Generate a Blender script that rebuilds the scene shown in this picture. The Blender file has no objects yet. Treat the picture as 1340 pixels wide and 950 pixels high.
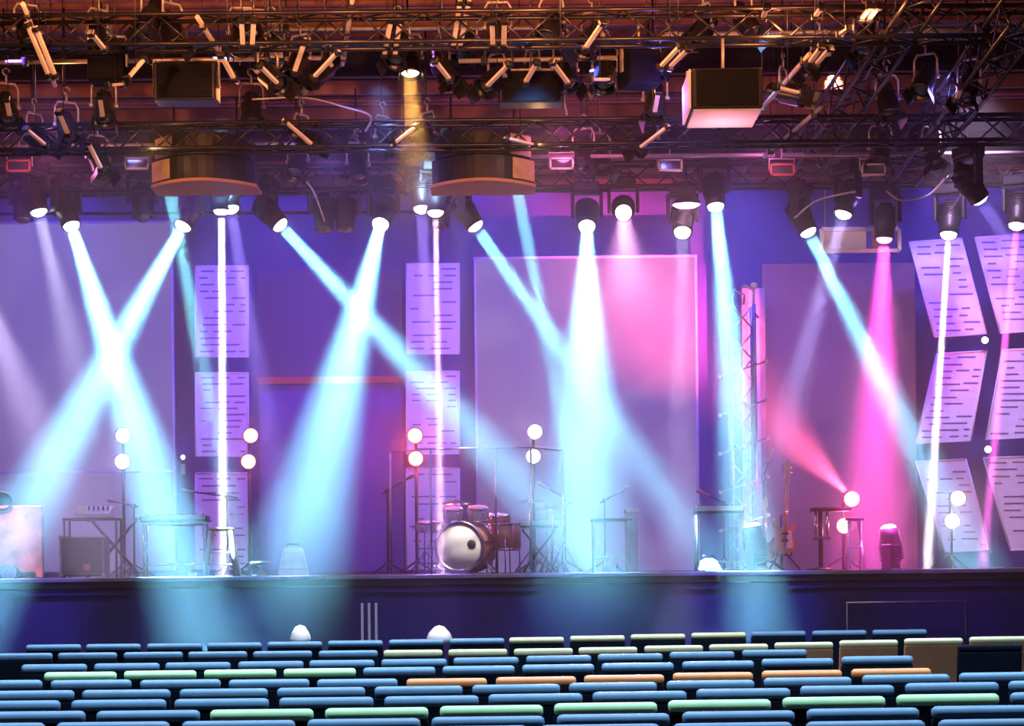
import bpy, bmesh, math, random
from mathutils import Vector, Matrix, Euler
random.seed(7)
PI = math.pi
C = bpy.context.scene.collection
SC = bpy.context.scene

# ------------------------------------------------------------------ camera frame
F = 2800.0                      # focal length in pixels of the 1340 px wide frame
CX, HZ = 670.0, 740.0           # the horizon crosses the picture here
ROLL = math.radians(0.6)
EYE = Vector((0.0, 0.0, 1.58))
ZS = 1.48                       # stage floor height
cr, sr = math.cos(ROLL), math.sin(ROLL)


def P(px, py, Y):
    """world point seen at pixel (px, py) at distance Y"""
    x, y = (px - CX) / F, (HZ - py) / F
    return Vector(((x * cr + y * sr) * Y, Y, EYE.z + (-x * sr + y * cr) * Y))


def on_stage(px, Y):
    p = P(px, 748, Y)
    return Vector((p.x, Y, ZS))


# ------------------------------------------------------------------ helpers
class MB:
    """collects shapes and builds them into ONE mesh object"""

    def __init__(self):
        self.bm = bmesh.new()
        self.mi = 0

    def _mark(self, geom_faces):
        for f in geom_faces:
            f.material_index = self.mi

    def box(self, c, s, rot=None, bev=0.0, seg=2):
        b = bmesh.new()
        bmesh.ops.create_cube(b, size=1.0)
        bmesh.ops.scale(b, vec=Vector(s), verts=b.verts)
        if bev > 0:
            bmesh.ops.bevel(b, geom=list(b.edges), offset=bev, segments=seg, affect='EDGES', profile=0.5)
        m = Matrix.Translation(Vector(c)) @ (rot.to_4x4() if rot else Matrix.Identity(4))
        self.merge(b, m)
        return self

    def merge(self, b, m):
        vm = {}
        for v in b.verts:
            vm[v] = self.bm.verts.new(m @ v.co)
        for f in b.faces:
            try:
                nf = self.bm.faces.new([vm[v] for v in f.verts])
                nf.material_index = self.mi
                nf.smooth = f.smooth
            except ValueError:
                pass
        b.free()

    def tube(self, a, b, r, seg=8, r2=None):
        a, b = Vector(a), Vector(b)
        return self.path([a, b], r, seg, r2)

    def path(self, pts, r, seg=8, r2=None):
        pts = [Vector(p) for p in pts]
        n = len(pts)
        rings = []
        up = None
        for i, p in enumerate(pts):
            t = (pts[min(i + 1, n - 1)] - pts[max(i - 1, 0)]).normalized()
            if up is None:
                up = Vector((0, 0, 1)) if abs(t.z) < 0.9 else Vector((1, 0, 0))
            u = t.cross(up).normalized()
            v = u.cross(t).normalized()
            up = v
            rr = r if r2 is None else r + (r2 - r) * i / (n - 1)
            rings.append([self.bm.verts.new(p + (u * math.cos(2 * PI * k / seg) + v * math.sin(2 * PI * k / seg)) * rr) for k in range(seg)])
        for i in range(n - 1):
            for k in range(seg):
                f = self.bm.faces.new((rings[i][k], rings[i][(k + 1) % seg], rings[i + 1][(k + 1) % seg], rings[i + 1][k]))
                f.smooth = True
                f.material_index = self.mi
        for ring in (rings[0][::-1], rings[-1]):
            f = self.bm.faces.new(ring)
            f.material_index = self.mi
        return self

    def lathe(self, prof, seg=20, m=None):
        """profile of (radius, z) turned about z, placed by matrix m"""
        m = m or Matrix.Identity(4)
        rings = []
        for r, z in prof:
            if r < 1e-5:
                rings.append([self.bm.verts.new(m @ Vector((0, 0, z)))])
            else:
                rings.append([self.bm.verts.new(m @ Vector((r * math.cos(2 * PI * k / seg), r * math.sin(2 * PI * k / seg), z))) for k in range(seg)])
        for a, b in zip(rings, rings[1:]):
            for k in range(seg):
                q = [a[k % len(a)], a[(k + 1) % len(a)], b[(k + 1) % len(b)], b[k % len(b)]]
                q = list(dict.fromkeys(q))
                if len(q) > 2:
                    f = self.bm.faces.new(q)
                    f.smooth = True
                    f.material_index = self.mi
        for ring, rev in ((rings[0], True), (rings[-1], False)):
            if len(ring) > 2:
                f = self.bm.faces.new(ring[::-1] if rev else ring)
                f.material_index = self.mi
        return self

    def prism(self, poly, ext, m=None):
        """closed polygon of 3-D points swept by vector ext"""
        m = m or Matrix.Identity(4)
        ext = Vector(ext)
        a = [self.bm.verts.new(m @ Vector(p)) for p in poly]
        b = [self.bm.verts.new(m @ (Vector(p) + ext)) for p in poly]
        fs = [self.bm.faces.new(a[::-1]), self.bm.faces.new(b)]
        n = len(a)
        for k in range(n):
            fs.append(self.bm.faces.new((a[k], a[(k + 1) % n], b[(k + 1) % n], b[k])))
        for f in fs:
            f.material_index = self.mi
        return self

    def build(self, name, mats, parent=None, loc=None, rot=None):
        bmesh.ops.recalc_face_normals(self.bm, faces=self.bm.faces)
        me = bpy.data.meshes.new(name)
        self.bm.to_mesh(me)
        self.bm.free()
        for m_ in (mats if isinstance(mats, (list, tuple)) else [mats]):
            me.materials.append(m_)
        o = bpy.data.objects.new(name, me)
        C.objects.link(o)
        o.parent = parent
        if loc is not None:
            o.location = loc
        if rot is not None:
            o.rotation_euler = rot
        return o


def tag(o, label, cat, group=None, kind=None):
    o['label'] = label
    if cat:
        o['category'] = cat
    if group:
        o['group'] = group
    if kind:
        o['kind'] = kind
    return o


def thing(name, label, cat, loc=(0, 0, 0), rot=(0, 0, 0), group=None):
    o = bpy.data.objects.new(name, None)
    C.objects.link(o)
    o.empty_display_size = 0.1
    o.location = loc
    o.rotation_euler = rot
    return tag(o, label, cat, group)


KIDS = {}


def copy_tree(o, parent=None):
    c = o.copy()
    C.objects.link(c)
    c.parent = parent
    for ch in o.children:
        copy_tree(ch, c)
    return c


def struct(o):
    o['kind'] = 'structure'
    return o


def child(root, stem_):
    for ch in root.children_recursive:
        if ch.name.split('.')[0] == stem_:
            return ch


ORD = ['first', 'second', 'third', 'fourth', 'fifth', 'sixth', 'seventh', 'eighth', 'ninth', 'tenth', 'eleventh', 'twelfth',
       'thirteenth', 'fourteenth', 'fifteenth', 'sixteenth', 'seventeenth', 'eighteenth', 'nineteenth', 'twentieth']


# ------------------------------------------------------------------ materials
def mat(name, col, rough=0.6, metal=0.0, var=0.15, scale=8.0, spec=0.4):
    m = bpy.data.materials.new(name)
    m.use_nodes = True
    nt = m.node_tree
    b = nt.nodes['Principled BSDF']
    b.inputs['Roughness'].default_value = rough
    b.inputs['Metallic'].default_value = metal
    b.inputs['Specular IOR Level'].default_value = spec
    tc = nt.nodes.new('ShaderNodeTexCoord')
    nz = nt.nodes.new('ShaderNodeTexNoise')
    nz.inputs['Scale'].default_value = scale
    nz.inputs['Detail'].default_value = 3
    nt.links.new(tc.outputs['Object'], nz.inputs['Vector'])
    rp = nt.nodes.new('ShaderNodeValToRGB')
    rp.color_ramp.elements[0].position = 0.3
    rp.color_ramp.elements[1].position = 0.7
    rp.color_ramp.elements[0].color = (*[c * (1 - var) for c in col], 1)
    rp.color_ramp.elements[1].color = (*[min(1, c * (1 + var)) for c in col], 1)
    nt.links.new(nz.outputs['Fac'], rp.inputs['Fac'])
    nt.links.new(rp.outputs['Color'], b.inputs['Base Color'])
    return m


def emit(name, col, strength):
    m = bpy.data.materials.new(name)
    m.use_nodes = True
    nt = m.node_tree
    nt.nodes.clear()
    e = nt.nodes.new('ShaderNodeEmission')
    e.inputs['Color'].default_value = (*col, 1)
    e.inputs['Strength'].default_value = strength
    o = nt.nodes.new('ShaderNodeOutputMaterial')
    nt.links.new(e.outputs[0], o.inputs['Surface'])
    m.cycles.emission_sampling = 'NONE'
    return m


def screen_mat(name, c0, c1, strength, scale, distort=1.5):
    """a lit projection screen showing soft cloudy colour"""
    m = emit(name, c0, strength)
    nt = m.node_tree
    e = [n for n in nt.nodes if n.type == 'EMISSION'][0]
    tc = nt.nodes.new('ShaderNodeTexCoord')
    nz = nt.nodes.new('ShaderNodeTexNoise')
    nz.inputs['Scale'].default_value = scale
    nz.inputs['Detail'].default_value = 2
    nz.inputs['Distortion'].default_value = distort
    nt.links.new(tc.outputs['Object'], nz.inputs['Vector'])
    rp = nt.nodes.new('ShaderNodeValToRGB')
    rp.color_ramp.elements[0].position = 0.35
    rp.color_ramp.elements[1].position = 0.65
    rp.color_ramp.elements[0].color = (*c0, 1)
    rp.color_ramp.elements[1].color = (*c1, 1)
    nt.links.new(nz.outputs['Fac'], rp.inputs['Fac'])
    nt.links.new(rp.outputs['Color'], e.inputs['Color'])
    df = nt.nodes.new('ShaderNodeBsdfDiffuse')
    df.inputs['Color'].default_value = (0.1, 0.1, 0.1, 1)
    ad = nt.nodes.new('ShaderNodeAddShader')
    nt.links.new(e.outputs[0], ad.inputs[0])
    nt.links.new(df.outputs[0], ad.inputs[1])
    nt.links.new(ad.outputs[0], [n for n in nt.nodes if n.type == 'OUTPUT_MATERIAL'][0].inputs['Surface'])
    return m


M = {}
M['black'] = mat('black_paint', (0.012, 0.012, 0.016), 0.45)
M['black_metal'] = mat('black_metal', (0.05, 0.05, 0.055), 0.3, 0.7)
M['black_fabric'] = mat('black_fabric', (0.01, 0.01, 0.016), 0.95, scale=30, spec=0.1)
M['alu'] = mat('aluminium', (0.5, 0.5, 0.52), 0.35, 0.9)
M['dark_alu'] = mat('dull_aluminium', (0.5, 0.47, 0.44), 0.4, 0.35)
M['bar_alu'] = mat('bright_bar_aluminium', (0.8, 0.74, 0.66), 0.45, 0.1)
M['chrome'] = mat('chrome', (0.8, 0.8, 0.82), 0.15, 1.0, 0.03)
M['white'] = mat('white_paint', (0.75, 0.75, 0.75), 0.5, var=0.05)
M['panel_white'] = mat('white_panel_board', (0.72, 0.70, 0.72), 0.7, var=0.06)
M['slot'] = mat('dark_slot', (0.12, 0.10, 0.2), 0.8)
M['wall_dark'] = mat('dark_blue_wall', (0.10, 0.07, 0.30), 0.8, scale=1.5)
M['wall_side'] = mat('black_side_wall', (0.03, 0.03, 0.04), 0.9)
M['drape'] = mat('violet_grey_flat', (0.09, 0.09, 0.17), 0.9, var=0.05, scale=2)
M['tan_wall'] = mat('tan_wall_board', (0.5, 0.28, 0.17), 0.8, var=0.08, scale=2)
M['orange_trim'] = mat('orange_trim', (0.5, 0.12, 0.06), 0.7)
M['stage_floor'] = mat('stage_floor_vinyl', (0.03, 0.03, 0.036), 0.5)
M['stage_front'] = mat('stage_front_cloth', (0.04, 0.033, 0.15), 0.85, scale=3)
M['stage_edge'] = mat('stage_nosing', (0.45, 0.45, 0.5), 0.4, 0.3)
M['carpet'] = mat('house_carpet', (0.02, 0.02, 0.03), 0.95, scale=40)
M['ceil'] = mat('ceiling_boards', (0.22, 0.085, 0.06), 0.7, var=0.4, scale=3)
M['ceil_gap'] = mat('ceiling_void', (0.015, 0.012, 0.015), 0.9)
M['wood'] = mat('light_wood', (0.55, 0.38, 0.2), 0.5, var=0.2)
M['amber_wood'] = mat('amber_wood', (0.5, 0.24, 0.1), 0.3, var=0.25)
M['drum_skin'] = mat('drum_skin', (0.85, 0.78, 0.62), 0.5, var=0.06, scale=3)
M['brass'] = mat('brass', (0.8, 0.6, 0.3), 0.25, 1.0)
M['pale_plastic'] = mat('pale_plastic', (0.6, 0.58, 0.66), 0.5)
M['pink_board'] = mat('pink_marbled_board', (0.75, 0.4, 0.5), 0.6, var=0.45, scale=4.5)
M['sunburst'] = mat('red_guitar_body', (0.55, 0.1, 0.1), 0.25, var=0.3)
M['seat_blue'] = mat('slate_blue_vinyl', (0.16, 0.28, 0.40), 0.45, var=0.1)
M['seat_mint'] = mat('mint_green_vinyl', (0.6, 0.92, 0.42), 0.45, var=0.1)  # mint light on chair edges, painted into the colour
M['seat_orange'] = mat('orange_vinyl', (1.0, 0.3, 0.09), 0.45, var=0.1)  # orange light along a row's edges, put into the colour
M['seat_cream'] = mat('cream_vinyl', (0.85, 0.72, 0.36), 0.45, var=0.1)  # cream light caught by the chair tops, painted in
M['seat_tan'] = mat('tan_fabric', (0.42, 0.17, 0.08), 0.9, var=0.1)
M['seat_back'] = mat('navy_seat_shell', (0.005, 0.007, 0.014), 0.85, spec=0.15)
M['lens_white'] = emit('lit_lens_white', (0.85, 0.93, 1.0), 14)
M['lens_teal'] = emit('lit_lens_teal', (0.6, 1.0, 0.95), 9)
M['lens_pink'] = emit('lit_lens_pink', (1.0, 0.6, 0.85), 8)
M['lens_magenta'] = emit('lit_lens_magenta', (1.0, 0.2, 0.7), 6)
M['lens_violet'] = emit('lit_lens_violet', (0.75, 0.7, 1.0), 6)
M['lens_warm'] = emit('lit_lens_warm', (1.0, 0.75, 0.4), 9)
M['bulb_white'] = emit('lit_bulb_white', (1.0, 0.9, 0.95), 10)
M['bulb_red'] = emit('lit_bulb_red', (1.0, 0.45, 0.35), 8)
M['lens_off'] = mat('unlit_lens_glass', (0.05, 0.05, 0.07), 0.1, spec=0.8)
M['screen'] = screen_mat('lit_projection_screen', (0.15, 0.10, 0.34), (0.24, 0.19, 0.42), 1.0, 0.55)
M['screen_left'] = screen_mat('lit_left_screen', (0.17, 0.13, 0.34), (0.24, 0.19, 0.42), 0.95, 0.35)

g = bpy.data.materials.new('clear_acrylic')
g.use_nodes = True
nt = g.node_tree
nt.nodes.clear()
tr = nt.nodes.new('ShaderNodeBsdfTransparent')
tr.inputs['Color'].default_value = (0.93, 0.95, 0.96, 1)
gl = nt.nodes.new('ShaderNodeBsdfGlossy')
gl.inputs['Roughness'].default_value = 0.15
mx = nt.nodes.new('ShaderNodeMixShader')
ou = nt.nodes.new('ShaderNodeOutputMaterial')
mx.inputs[0].default_value = 0.025
nt.links.new(tr.outputs[0], mx.inputs[1])
nt.links.new(gl.outputs[0], mx.inputs[2])
nt.links.new(mx.outputs[0], ou.inputs['Surface'])
M['acrylic'] = g

# ------------------------------------------------------------------ camera
cam = bpy.data.cameras.new('camera')
cam.sensor_fit = 'HORIZONTAL'
cam.sensor_width = 36
cam.lens = F * 36 / 1340
cam.shift_y = (HZ - 475) / 1340
cam.clip_end = 200
co = bpy.data.objects.new('camera', cam)
C.objects.link(co)
R = Matrix(((cr, sr, 0), (0, 0, -1), (-sr, cr, 0)))
# columns: right, up, back
R = Matrix(((cr, sr, 0.0), (0.0, 0.0, -1.0), (-sr, cr, 0.0)))
co.matrix_world = Matrix.Translation(EYE) @ R.to_4x4()
SC.camera = co

# ------------------------------------------------------------------ room shell
YF, YB = 25.5, 31.9          # stage front edge, back wall
XW = 9.0
ZC = 7.35
struct(MB().box((0, 14.95, -0.05), (2 * XW, 35.9, 0.1)).build('floor', M['carpet']))
struct(MB().box((0, YB + 0.1, 4.0), (2 * XW, 0.2, 8.2)).build('wall_back', M['wall_dark']))
struct(MB().box((-XW - 0.1, 14.95, 4.0), (0.2, 35.9, 8.2)).build('wall_left', M['wall_side']))
struct(MB().box((XW + 0.1, 14.95, 4.0), (0.2, 35.9, 8.2)).build('wall_right', M['wall_side']))
k = 0
for (y0, y1, zc) in ((8.0, 23.0, 8.45), (23.0, 26.0, 7.95), (26.0, 29.0, 7.5), (29.0, YB - 0.02, 7.05)):
    cb = MB()
    cb.mi = 1
    cb.box((0, (y0 + y1) / 2, zc + 0.3), (2 * XW - 0.04, y1 - y0, 0.08))
    cb.box((0, y0 + 0.04, zc + 0.2), (2 * XW - 0.04, 0.06, 0.3))
    cb.mi = 0
    y = y0 + 0.16
    while y < y1 - 0.1:
        cb.box((0, y, zc + 0.1 + 0.04 * math.sin(k * 1.7)), (2 * XW - 0.04, 0.1, 0.05))
        if k % 7 == 3:
            cb.box((0, y, zc + 0.03), (2 * XW - 0.04, 0.07, 0.16))
        y += 0.21
        k += 1
    struct(cb.build('ceiling', [M['ceil'], M['ceil_gap']]))
# stage
sb = MB()
sb.box((0, (YF + YB) / 2, ZS - 0.06), (2 * XW, YB - YF, 0.12))
stage = struct(sb.build('floor_stage', M['stage_floor']))
struct(MB().box((0, YF + 0.08, (ZS - 0.13) / 2), (2 * XW, 0.1, ZS - 0.13)).build('wall_stage_front', M['stage_front']))
tb = MB()
tb.box((0, YF - 0.015, ZS - 0.02), (2 * XW, 0.03, 0.05), bev=0.008)
struct(tb.build('trim_1', M['stage_edge']))
tb = MB()
tb.box((0, YF + 0.01, ZS - 0.19), (2 * XW, 0.03, 0.03))
struct(tb.build('trim_2', M['stage_front']))


# ------------------------------------------------------------------ screens and flats at the back
def flat(name, x0, y0, x1, y1, Y, th, m, label, cat, frame=None):
    a, b = P(x0, y1, Y), P(x1, y0, Y)
    b2 = P((x0 + x1) / 2, y0, Y)
    z0 = max(ZS, P((x0 + x1) / 2, y1, Y).z)
    w, h = b.x - a.x, b2.z - z0
    t = thing(name, label, cat, ((a.x + b.x) / 2, Y, z0))
    MB().box((0, 0.0, h / 2), (w, th, h)).build('screen_surface' if frame else 'board', m, t)
    if frame:
        f = MB()
        e = 0.035
        for sx in (-1, 1):
            f.box((sx * (w / 2 + e / 2 - 0.005), 0.01, h / 2), (e, th + 0.05, h))
        f.box((0, 0.01, h - e / 2 + 0.03), (w + 2 * e, th + 0.05, e))
        f.build('screen_frame', frame, t)
    return t, w, h


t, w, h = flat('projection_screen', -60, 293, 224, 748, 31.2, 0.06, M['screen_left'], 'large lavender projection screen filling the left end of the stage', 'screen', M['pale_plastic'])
MB().box((0, -0.045, 1.45), (w, 0.03, 0.03)).build('cross_bar', M['pale_plastic'], t)
t, w, h = flat('projection_screen', 627, 338, 909, 748, 31.2, 0.06, M['screen'], 'large lavender projection screen behind the drum kit and white crossing beams', 'screen', M['pale_plastic'])
t, w, h = flat('stage_flat', 341, 353, 526, 748, 31.3, 0.08, M['drape'], 'dull violet flat with an orange band between the two slotted panel columns', 'stage flat')
MB().box((0, -0.05, h * 0.634), (w, 0.03, 0.1)).build('orange_band', M['orange_trim'], t)
MB().box((0, -0.05, h * 0.3), (w * 0.98, 0.02, h * 0.6)).build('lower_board', M['wall_dark'], t)
t, w, h = flat('stage_flat', 1001, 345, 1196, 748, 31.2, 0.1, M['tan_wall'], 'mauve tan stage flat right of the lit truss tower', 'stage flat')
t, w, h = flat('stage_column', 974, 378, 1000, 748, 30.6, 0.16, M['wood'], 'narrow tan column at the edge of the tan flat', 'column')
MB().box((0, -0.09, h / 2), (w * 0.5, 0.02, h)).build('pale_face', M['panel_white'], t)
t, w, h = flat('stage_flat', 909, 345, 924, 748, 31.35, 0.05, M['wall_dark'], 'narrow dark strip beside the right edge of the centre screen', 'stage flat')


# slotted white panels: polygon of four pixel corners, rows of slots
def slot_panel(quad, Y, label, group, rows):
    pts = [P(x, y_, Y) for x, y_ in quad]       # tl, tr, br, bl
    c = (pts[2] + pts[3]) / 2
    loc = Vector((c.x, Y, max(ZS + 0.02, c.z)))
    t = thing('slotted_panel', label, 'panel', loc, group=group)
    loc_pts = [p - loc for p in pts]
    b = MB()
    b.prism([(p.x, 0, p.z) for p in loc_pts], (0, 0.05, 0))
    b.mi = 1
    tl, tr_, br, bl = loc_pts
    for i in range(rows):
        v = (i + 0.8) / (rows + 0.6)
        l = tl.lerp(bl, v)
        r = tr_.lerp(br, v)
        u = 0.06 + random.random() * 0.12
        while u < 0.86:
            ln = random.choice((0.16, 0.26, 0.36, 0.46))
            e = min(u + ln, 0.94)
            if random.random() < 0.72:
                a0, a1 = l.lerp(r, u), l.lerp(r, e)
                b.box(((a0.x + a1.x) / 2, -0.001, (a0.z + a1.z) / 2), (a1.x - a0.x, 0.008, 0.022))
            u = e + 0.06 + random.random() * 0.12
    b.build('panel_face', [M['panel_white'], M['slot']], t)
    e = MB()
    for p0, p1 in ((tl, tr_), (tr_, br), (br, bl), (bl, tl)):
        e.tube((p0.x, -0.005, p0.z), (p1.x, -0.005, p1.z), 0.012, 6)
    e.build('edge_trim', M['white'], t)
    # hanger behind
    hgr = MB()
    for s in (0.25, 0.75):
        top = tl.lerp(tr_, s)
        bt = bl.lerp(br, s)
        hgr.tube((top.x, 0.09, top.z), (bt.x, 0.09, bt.z), 0.018, 6)
    hgr.build('rear_stiffener', M['black_metal'], t)
    return t


pos3 = ['top', 'middle', 'bottom']
for col, (xa, xb, spans) in enumerate(((256, 325, ((348, 467), (488, 597), (619, 745))), (532, 601, ((345, 463), (486, 594), (613, 745))))):
    for i, (ya, yb) in enumerate(spans):
        slot_panel([(xa, ya), (xb, ya), (xb, yb), (xa, yb)], 30.6,
                   'white slotted rectangular panel, %s one in the column %s' % (pos3[i], 'beside the left screen' if col == 0 else 'beside the centre screen'),
                   'slotted panels in straight columns', 13)
quads = [[(1190, 317), (1258, 312), (1291, 437), (1223, 441)], [(1226, 463), (1291, 459), (1270, 577), (1198, 580)], [(1198, 604), (1264, 601), (1296, 720), (1236, 722)],
         [(1276, 311), (1344, 306), (1377, 431), (1309, 436)], [(1312, 458), (1377, 455), (1356, 572), (1290, 575)], [(1287, 599), (1352, 597), (1384, 718), (1322, 720)]]
for i, q in enumerate(quads):
    slot_panel(q, 29.6, 'white slotted slanted panel, %s one in the zigzag column %s' % (pos3[i % 3], 'nearer the tan flat' if i < 3 else 'at the far right edge'),
               'slotted panels in zigzag columns', 13)
for (px, py, lab) in ((1289, 445, 'small lit round lamp between the top and middle zigzag panels'), (1293, 588, 'small lit round lamp between the middle and bottom zigzag panels')):
    p = P(px, py, 29.4)
    t = thing('puck_lamp', lab, 'lamp', p, group='puck lamps between zigzag panels')
    MB().lathe([(0.05, 0.0), (0.055, 0.03), (0.05, 0.1), (0.0, 0.1)], 16, Matrix.Rotation(PI / 2, 4, 'X') @ Matrix.Translation((0, 0, -0.1))).build('housing', M['black_metal'], t)
    MB().lathe([(0.0, 0.03), (0.03, 0.025), (0.048, 0.0)], 16, Matrix.Rotation(PI / 2, 4, 'X')).build('lens', M['lens_violet'], t)
p = P(232, 612, 31.2)
t = thing('wall_lamp', 'tiny white upright lamp on the dark wall right of the left screen', 'lamp', (p.x, 31.75, p.z))
MB().box((0, 0, 0), (0.06, 0.06, 0.16), bev=0.01).build('lamp_body', M['white'], t)
MB().lathe([(0.0, 0.0), (0.03, 0.02), (0.03, 0.06), (0.0, 0.08)], 12, Matrix.Translation((0, 0, 0.14))).build('bulb', M['lens_violet'], t)
MB().box((0, 0.045, 0.04), (0.03, 0.04, 0.28)).build('mounting_plate', M['black_metal'], t)


# ------------------------------------------------------------------ lights
def spot(loc, d, half, power, col, rad, blend=0.35):
    l = bpy.data.lights.new('spot', 'SPOT')
    l.energy = power
    l.color = col
    l.spot_size = math.radians(half * 2)
    l.spot_blend = blend
    l.shadow_soft_size = rad
    o = bpy.data.objects.new('beam_light', l)
    C.objects.link(o)
    o.location = loc
    o.rotation_euler = Vector(d).to_track_quat('-Z', 'Y').to_euler()
    return o


def beam(loc, d, half, power, col, dia):
    l = bpy.data.lights.new('beam', 'AREA')
    l.shape = 'DISK'
    l.size = dia
    l.energy = power
    l.color = col
    l.spread = math.radians(half * 2)
    o = bpy.data.objects.new('beam_light', l)
    C.objects.link(o)
    o.location = loc
    o.rotation_euler = Vector(d).to_track_quat('-Z', 'Y').to_euler()
    return o


def point(loc, power, col, rad=0.05):
    l = bpy.data.lights.new('point', 'POINT')
    l.energy = power
    l.color = col
    l.shadow_soft_size = rad
    o = bpy.data.objects.new('glow_light', l)
    C.objects.link(o)
    o.location = loc
    return o


def area(loc, d, sx, sy, power, col, spread=180):
    l = bpy.data.lights.new('area', 'AREA')
    l.shape = 'RECTANGLE'
    l.size, l.size_y = sx, sy
    l.energy = power
    l.color = col
    l.spread = math.radians(spread)
    o = bpy.data.objects.new('wash_light', l)
    C.objects.link(o)
    o.location = loc
    o.rotation_euler = Vector(d).to_track_quat('-Z', 'Y').to_euler()
    return o


# ---- moving head prototype: hangs from its clamp at the origin, head pivots at z = -PV
PV = 0.36


def moving_head_proto():
    r = thing('moving_head_light', 'proto', 'stage light')
    b = MB().box((0, 0, -0.09), (0.26, 0.2, 0.1), bev=0.015)
    for sx in (-1, 1):
        b.box((sx * 0.07, 0, -0.02), (0.03, 0.06, 0.06))
    b.build('base', M['black'], r)
    MB().tube((-0.1, 0, 0.0), (0.1, 0, 0.0), 0.012, 8).build('clamp_bar', M['black_metal'], r)
    y_ = MB()
    for sx in (-1, 1):
        y_.box((sx * 0.145, 0, -0.26), (0.035, 0.1, 0.28), bev=0.01)
    y_.box((0, 0, -0.15), (0.32, 0.12, 0.03), bev=0.008)
    y_.build('yoke', M['black'], r)
    h_ = MB().lathe([(0.0, 0.17), (0.06, 0.165), (0.095, 0.12), (0.11, 0.03), (0.115, -0.05), (0.1, -0.12), (0.1, -0.2), (0.085, -0.2), (0.085, -0.17), (0.0, -0.17)], 20)
    for k in range(6):
        h_.lathe([(0.106, 0.0), (0.122, 0.004), (0.122, 0.012), (0.106, 0.016)], 20, Matrix.Translation((0, 0, 0.1 - 0.025 * k)))
    h_ = h_.build('head', M['black'], r, loc=(0, 0, -PV))
    MB().lathe([(0.082, -0.18), (0.075, -0.215), (0.05, -0.235), (0.0, -0.243)], 20).build('lens', M['lens_white'], h_)
    return r


def ceil_z(Y):
    return 8.39 if Y < 23 else 7.89 if Y < 26 else 7.44 if Y < 29 else 6.99


def par_proto():
    r = thing('par_can_light', 'proto', 'stage light')
    b = MB().tube((0, 0, 0.0), (0, 0, -0.1), 0.012, 8)
    b.path([Vector((0.0 + 0.04 * math.cos(a), 0, 0.03 + 0.04 * math.sin(a))) for a in [PI * (-0.5 + 1.5 * i / 8) for i in range(9)]], 0.01, 6)
    b.build('hook_clamp', M['dark_alu'], r)
    MB().tube((0.02, 0, 0), (0.02, 0, 1), 0.011, 8).build('drop_rod', M['black_metal'], r, loc=(0, 0, 0.02))
    y_ = MB()
    y_.path([(-0.135, 0, -PV), (-0.135, 0, -0.16), (-0.1, 0, -0.1), (0.1, 0, -0.1), (0.135, 0, -0.16), (0.135, 0, -PV)], 0.014, 6)
    y_.build('yoke', M['dark_alu'], r)
    h_ = MB().lathe([(0.0, 0.2), (0.05, 0.195), (0.08, 0.16), (0.085, 0.06), (0.115, 0.02), (0.118, -0.2), (0.13, -0.21), (0.13, -0.235), (0.108, -0.235), (0.108, -0.19), (0.0, -0.17)], 20)
    h_ = h_.build('can', M['black_metal'], r, loc=(0, 0, -PV))
    MB().lathe([(0.104, -0.19), (0.06, -0.205), (0.0, -0.21)], 20).build('lens', M['lens_off'], h_)
    for sx in (-1, 1):
        MB().tube((sx * 0.115, 0, 0), (sx * 0.16, 0, 0), 0.022, 8).build('tilt_knob', M['dark_alu'], h_)
    for sx in (-1, 1):
        MB().box((sx * 0.135, 0, -0.29), (0.006, 0.2, 0.12), Matrix.Rotation(sx * -0.25, 3, 'Y')).build('barn_door', M['black_metal'], h_)
    return r


MOV = moving_head_proto()
PAR = par_proto()
first = {'mov': True, 'par': True}


def place_fixture(kind, lens_at, d, label, group, up=True, lens=None, reach=0.24):
    """puts a fixture so that its lens sits at lens_at and looks along d"""
    d = Vector(d).normalized()
    proto = MOV if kind == 'mov' else PAR
    if first[kind]:
        o = proto
        first[kind] = False
    else:
        o = copy_tree(proto)
    k = 1.25 if kind == 'mov' and up else 1.0
    pivot = Vector(lens_at) - d * reach * k
    dl = d if up else Vector((d.x, -d.y, -d.z))
    th = math.acos(max(-1, min(1, -dl.z)))
    ps = math.atan2(-dl.x, dl.y)
    Rm = Matrix.Rotation(ps, 3, 'Z')
    if up:
        o.location = pivot + Vector((0, 0, PV * k))
    else:
        Rm = Matrix.Rotation(PI, 3, 'X') @ Rm
        o.location = pivot - Vector((0, 0, PV * k))
    o.rotation_euler = Rm.to_euler()
    if kind == 'mov' and up:
        o.scale = (1.25, 1.25, 1.25)
    hd = child(o, 'head' if kind == 'mov' else 'can')
    hd.rotation_euler = (th, 0, 0)
    lens = lens or 'lens_off'
    if lens:
        ln = child(o, 'lens')
        if ln.active_material.name != M[lens].name:
            ln.data = ln.data.copy()
            ln.data.materials[0] = M[lens]
    if kind == 'par':
        child(o, 'drop_rod').scale = (1, 1, ceil_z(lens_at[1]) - o.location.z)
    o['label'] = label
    o['category'] = 'stage light'
    if group:
        o['group'] = group
    return o


WB = (0.19, 0.62, 0.9)
TEAL = (0.22, 0.75, 0.85)
VIO = (0.35, 0.25, 1.0)
PALE = (0.7, 0.6, 0.95)
WHITE = (0.85, 0.8, 1.0)
PINK = (1.0, 0.3, 0.6)
MAG = (1.0, 0.06, 0.6)
RED = (1.0, 0.14, 0.25)
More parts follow.
